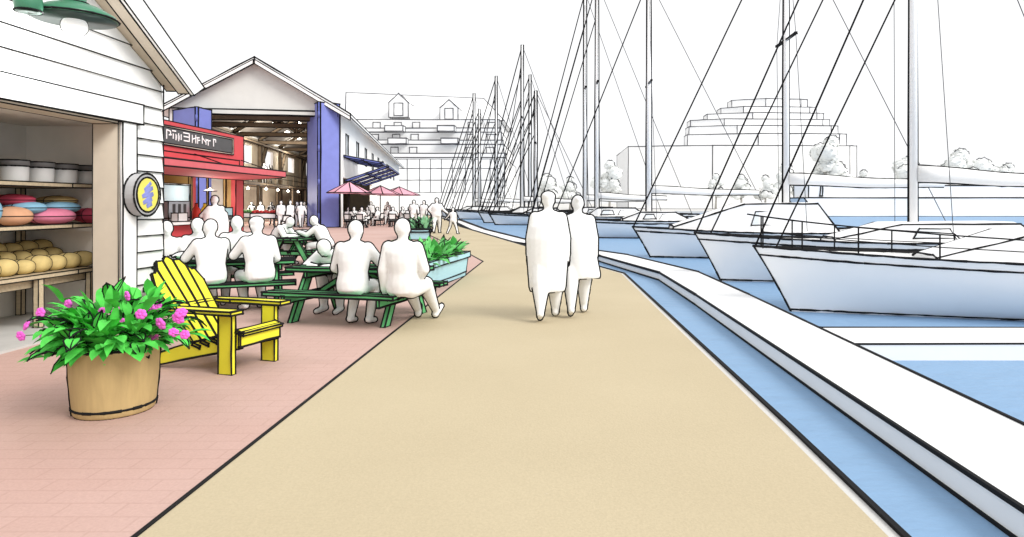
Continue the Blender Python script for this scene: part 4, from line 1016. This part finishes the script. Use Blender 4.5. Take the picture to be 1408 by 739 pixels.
    if stays > 1: m.tube([(.42, 0, fb*.97), (mast_x-.05, 0, mast_h*.86)], r*1.0, 6)
    m.build('forestay', 'ink', t)
    for sd in (-1, 1):
        m = MB(0); m.tube([(mast_x+.25, sd*beam*.43, fb*.9), (mast_x, sd*beam*.30, zz), (mast_x, 0, mast_h*.97)], r*.45, 5); m.build('shroud', 'ink_far', t)
    m = MB(0); m.tube([(L*.985, 0, fb*.9), (mast_x, 0, mast_h)], r*.6, 5); m.build('backstay', 'ink_far', t)
    if boom:
        z, ln = boom; m = MB(r); pts = []; n = 9
        for i in range(n): q = i/(n-1); pts.append((mast_x+.1+q*ln, 0, z+.20*(1-q)**1.6+.02*math.sin(q*9)))
        m.tube(pts, [.13+.10*(1-i/(n-1)) for i in range(n)], 10); m.line(*[(x, 0, zz_+.13+.10*(1-i/(n-1))) for i, (x, _, zz_) in enumerate(pts)]); m.line(*[(x, 0, zz_-.13-.10*(1-i/(n-1))) for i, (x, _, zz_) in enumerate(pts)])
        b_ = m.build('boom_cover', 'cloth', t)
    if pulpit:
        m = MB(0); q = .015
        P = lambda s, sd, h: pt(s, .02, sd)*1+V((0, 0, h))
        S = [.012, .07, .15, .26, .38]
        for sd in (-1, 1):
            for i, s in enumerate(S): m.tube([P(s, sd*.9, 0), P(s, sd*.9, .62-.05*i)], q, 6)
            m.tube([P(s, sd*.9, .62-.05*i) for i, s in enumerate(S)]+[P(.42, sd*.9, .02)], q, 6); m.tube([P(s, sd*.9, .32-.025*i) for i, s in enumerate(S)], q*.7, 6)
        m.tube([P(S[0], -.9, .62), V((-.12, 0, fb+.62)), P(S[0], .9, .62)], q, 6); m.build('pulpit_rail', 'ink', t)
    return t
sailboat('nearest white sailing boat with black bow railing at the right, beside the finger pontoon', (3.86, 12.8), -5, 11.5, 3.4, 1.27, 6.0, 15.2, .0165, [(3.2, .55, 1.14), (4.8, .95, 1.62), (8.0, 1.05, 1.66), (8.5, 1.05, 1.15)], (2.6, 4.5), True, 2)
sailboat('white sailing boat second nearest, bow between the railed boat and the cabin boat', (3.74, 17.7), 0, 11.5, 3.3, 1.31, 5.9, 14.6, .021, [(3.6, .5, 1.2), (5.2, .9, 1.6), (8.2, 1.0, 1.62), (8.8, 1.0, 1.2)], (2.7, 4.6), False, 2)
sailboat('white sailing boat third from the right with long sloping cabin and sail cover', (2.96, 25.4), 0, 12.5, 3.5, 1.20, 5.95, 13.6, .027, [(1.5, .5, 1.25), (4.1, 1.0, 2.12), (6.8, 1.15, 2.14), (7.6, 1.15, 1.1)], (2.85, 6.0), False, 1, .12)
sailboat('white sailing boat with low cabin, mast right of the walking couple', (-.2, 40), 0, 13.5, 3.7, 1.25, 5.85, 15.8, .036, [(4.2, .6, 1.2), (5.2, 1.1, 1.62), (7.3, 1.2, 1.62), (8.1, 1.2, 1.2)], (2.75, 6.6), False, 1, .15)
sailboat('white sailing boat with its mast just above the shorter walker', (-1.9, 50), 0, 12.5, 3.6, 1.3, 5.0, 19.0, .042, [(4.2, .6, 1.2), (5.0, 1.1, 1.8), (7.8, 1.2, 1.8), (8.6, 1.2, 1.2)], (2.5, 5.2), False, 2, .14)
sailboat('white sailing boat with its mast above the walkers and twin forestays', (-2.6, 57), 0, 12.0, 3.6, 1.3, 5.1, 20.5, .046, [(4.0, .6, 1.2), (5.0, 1.1, 1.8), (7.4, 1.2, 1.8), (8.2, 1.2, 1.2)], (2.4, 5.0), False, 2, .14)
sailboat('distant white sailing boat with the tallest far mast', (-8.4, 70), 0, 11.5, 3.4, 1.3, 4.75, 19.0, .055, [(3.6, .6, 1.2), (4.6, 1.0, 1.75), (7, 1.1, 1.75), (7.6, 1.1, 1.2)], (2.4, 4.5), False, 3, .15, wins=False)
sailboat('distant white sailing boat with its mast just right of the tallest far mast', (-8.9, 77), 0, 11.0, 3.4, 1.3, 5.8, 17.2, .055, [(3.6, .6, 1.2), (4.6, 1.0, 1.7), (7, 1.1, 1.7), (7.6, 1.1, 1.2)], (2.4, 4.5), False, 3, .14, wins=False)
sailboat('distant white sailing boat with its mast left of the tallest far mast', (-13.4, 86), 0, 11.0, 3.4, 1.3, 5.5, 18.8, .058, [(3.6, .6, 1.2), (4.6, 1.0, 1.7), (7, 1.1, 1.7), (7.6, 1.1, 1.2)], (2.4, 4.5), False, 3, .15, wins=False)
sailboat('farthest white sailing boat with the leftmost mast before the apartment block', (-18.3, 101), 0, 11.0, 3.4, 1.3, 5.6, 19.0, .063, [(3.6, .6, 1.2), (4.6, 1.0, 1.7), (7, 1.1, 1.7), (7.6, 1.1, 1.2)], (2.4, 4.5), False, 3, .17, wins=False)
sailboat('distant white sailing boat with a short mast between the two tallest far masts', (-6.6, 63.5), 0, 10.5, 3.3, 1.25, 4.6, 13.0, .056, [(3.4, .6, 1.2), (4.4, 1.0, 1.7), (6.6, 1.1, 1.7), (7.2, 1.1, 1.2)], (2.3, 4.2), False, 3, .13, wins=False)
sailboat('distant white sailing boat whose mast stands right beside the leftmost far mast', (-16.2, 93.5), 0, 10.5, 3.3, 1.25, 5.2, 15.5, .056, [(3.4, .6, 1.2), (4.4, 1.0, 1.7), (6.6, 1.1, 1.7), (7.2, 1.1, 1.2)], (2.3, 4.2), False, 3, .15, wins=False)
# motor cruiser at the far right, behind the masts
t = thing('motor_cruiser', 'white motor cruiser with long low superstructure at the far right', 'boat', (gx(1094, 108), 108, -.45))
m = MB(.085); m.extrude([(0, -3.6, 3.0), (2.4, -3.6, 0), (37, -3.6, 0), (37, -3.6, 3.0)], (0, 7.2, 0)); m.build('hull', 'gel', t)
m = MB(.085); m.extrude([(.9, -3.2, 3.02), (.9, -3.2, 6.6), (2.4, -3.2, 6.6), (4.6, -3.2, 4.95), (36, -3.2, 4.95), (36, -3.2, 3.02)], (0, 6.4, 0)); sp = m.build('superstructure', 'gel', t)
m = MB(.085); m.extrude([(2.7, -3.24, 3.3), (3.0, -3.24, 6.2), (3.2, -3.24, 6.2), (3.1, -3.24, 3.3)], (0, .03, 0)); m.build('window_pillar', 'gel', sp)

# ------------------------------------------------------------------ far buildings
def F(px, Y): return gx(px, Y)
Y0 = 150.; s6 = Y0/900
apt = thing('apartment_block', 'pale terraced apartment block with gabled dormers beyond the far masts', 'building', (F(570, Y0), Y0, 0))
oa = (F(570, Y0), Y0, 0); r = .095
lv = [gz(y, Y0) for y in (217, 198, 180, 161)]
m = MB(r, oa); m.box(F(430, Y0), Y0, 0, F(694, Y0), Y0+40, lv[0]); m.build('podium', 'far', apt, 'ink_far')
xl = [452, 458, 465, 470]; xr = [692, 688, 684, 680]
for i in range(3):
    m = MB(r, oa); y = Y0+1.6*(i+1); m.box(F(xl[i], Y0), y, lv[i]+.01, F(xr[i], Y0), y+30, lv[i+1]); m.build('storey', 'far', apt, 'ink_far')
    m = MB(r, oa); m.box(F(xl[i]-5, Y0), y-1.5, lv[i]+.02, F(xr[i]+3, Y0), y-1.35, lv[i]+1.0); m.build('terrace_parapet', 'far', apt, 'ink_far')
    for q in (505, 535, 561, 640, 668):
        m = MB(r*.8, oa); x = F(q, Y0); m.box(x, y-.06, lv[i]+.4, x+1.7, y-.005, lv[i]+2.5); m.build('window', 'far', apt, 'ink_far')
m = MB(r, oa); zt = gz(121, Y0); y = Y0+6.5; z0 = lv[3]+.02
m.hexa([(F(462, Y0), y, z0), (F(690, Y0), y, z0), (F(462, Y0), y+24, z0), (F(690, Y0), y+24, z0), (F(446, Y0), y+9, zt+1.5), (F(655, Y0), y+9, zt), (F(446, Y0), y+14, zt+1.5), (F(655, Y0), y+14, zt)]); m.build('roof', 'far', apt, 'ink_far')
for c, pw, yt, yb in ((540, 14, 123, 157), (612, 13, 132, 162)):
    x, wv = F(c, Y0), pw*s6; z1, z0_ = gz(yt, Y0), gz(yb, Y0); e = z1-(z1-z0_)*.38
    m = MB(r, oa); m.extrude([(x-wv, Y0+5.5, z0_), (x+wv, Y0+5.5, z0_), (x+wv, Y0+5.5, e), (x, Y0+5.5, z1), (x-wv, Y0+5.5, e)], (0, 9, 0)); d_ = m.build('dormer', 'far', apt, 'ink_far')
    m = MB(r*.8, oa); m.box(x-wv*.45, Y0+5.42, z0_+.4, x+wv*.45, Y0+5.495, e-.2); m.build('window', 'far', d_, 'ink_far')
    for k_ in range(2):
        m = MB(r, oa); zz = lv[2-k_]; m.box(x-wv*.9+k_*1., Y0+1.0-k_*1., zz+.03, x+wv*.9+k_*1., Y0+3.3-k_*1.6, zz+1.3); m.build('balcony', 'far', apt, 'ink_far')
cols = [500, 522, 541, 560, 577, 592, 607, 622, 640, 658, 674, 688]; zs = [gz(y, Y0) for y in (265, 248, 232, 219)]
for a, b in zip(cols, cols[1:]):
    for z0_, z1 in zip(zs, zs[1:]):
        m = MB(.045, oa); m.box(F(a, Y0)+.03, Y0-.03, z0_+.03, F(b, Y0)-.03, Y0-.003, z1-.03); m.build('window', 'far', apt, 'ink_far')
Y1 = 190.
zig = thing('stepped_building', 'pale stepped ziggurat building across the water behind the near masts', 'building', (F(1020, Y1), Y1, 0)); oz = (F(1020, Y1), Y1, 0)
tiers = [(866, 1186, 200, 0), (952, 1178, 182, 3), (957, 1172, 169, 6), (962, 1166, 158, 9), (990, 1163, 147, 12), (1014, 1158, 136, 15), (1034, 1150, 122, 18)]
zp = 0.
for i, (a, b, yt, dy) in enumerate(tiers):
    m = MB(.11, oz); x0, x1 = F(a, Y1), F(b, Y1); z = gz(yt, Y1); y = Y1+dy
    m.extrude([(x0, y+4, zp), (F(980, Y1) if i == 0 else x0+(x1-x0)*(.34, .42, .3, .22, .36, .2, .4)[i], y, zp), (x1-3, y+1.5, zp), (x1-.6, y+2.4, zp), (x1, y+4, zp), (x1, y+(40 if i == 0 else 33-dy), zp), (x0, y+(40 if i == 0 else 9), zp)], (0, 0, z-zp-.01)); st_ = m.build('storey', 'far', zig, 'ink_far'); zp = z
def tree(label, px, Y, ph, pw, seed):
    t = thing('tree', label, 'tree', (gx(px, Y), Y, 0), 0, 'pale trees along the far shore'); q = random.Random(seed); s = Y/900; wv = pw*s/2; h = gz(ph, Y)
    m = MB(0); m.tube([(0, 0, 0), (.1, 0, h*.3), (0, .1, h*.6)], [.32, .24, .1], 8)
    for i in range(4): a = q.uniform(0, 6.28); m.tube([(.05, 0, h*(.25+.06*i)), (wv*.5*math.cos(a), wv*.5*math.sin(a), h*.65)], [.13, .05], 6)
    m.build('trunk', 'trunk', t)
    m = MB(0); cl = []
    for i in range(13):
        a = q.uniform(0, 6.28); ro = wv*q.uniform(.15, .72); zc = h*q.uniform(.38, .80); rad = wv*q.uniform(.26, .42)
        if i == 0: ro = 0; zc = h-rad
        c = V((ro*math.cos(a), ro*math.sin(a), min(zc, h-rad*.8))); cl.append((c, rad))
    for c, rad in cl:
        for i in range(70):
            d = V((q.gauss(0, 1), q.gauss(0, 1), q.gauss(0, 1))).normalized(); p = c+d*rad*q.uniform(.88, 1.06); a, b = frame(d+V((q.uniform(-.5, .5), q.uniform(-.5, .5), q.uniform(-.5, .5)))); k_ = wv*q.uniform(.07, .13)
            m.add([p-a*k_, p+b*k_*.6, p+a*k_, p-b*k_*.6], [(0, 1, 2, 3)])
        m.ball(c, rad*.92, 12, 8)
    m.ink = .10*s/.17
    for c, rad in cl[:6]:
        n = 9; st_ = q.uniform(-.3, .6)
        m.line(*[c+V((math.cos(st_+2.2*i/n)*rad*1.05*(1+.06*math.sin(i*2.4)), -rad*.3, math.sin(st_+2.2*i/n)*rad*1.05*(1+.06*math.sin(i*2.4)))) for i in range(n+1)])
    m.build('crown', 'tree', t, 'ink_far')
for i, (px, Y, ph, pw, lab) in enumerate(((752, 158, 239, 44, 'pale round tree behind the head of the taller walker'), (784, 160, 243, 32, 'pale tree right of the taller walker, across the water'), (838, 158, 221, 52, 'pale spreading tree left of the stepped building'), (984, 158, 239, 26, 'small pale round tree in front of the stepped building, leftmost'), (1019, 158, 240, 34, 'second small pale tree in front of the stepped building'), (1052, 158, 241, 34, 'third small pale tree in front of the stepped building'), (1080, 158, 224, 40, 'pale tree just left of the tall near mast'),
                                              (1143, 160, 187, 66, 'largest pale tree before the right end of the stepped building'), (1187, 158, 234, 34, 'pale tree at the right foot of the stepped building'), (1250, 158, 215, 60, 'pale tree right of the stepped building'), (1320, 160, 205, 70, 'broad pale tree at the far right shore'), (1385, 158, 225, 52, 'pale tree at the right picture edge'))):
    tree(lab, px, Y, ph, pw, 40+i)
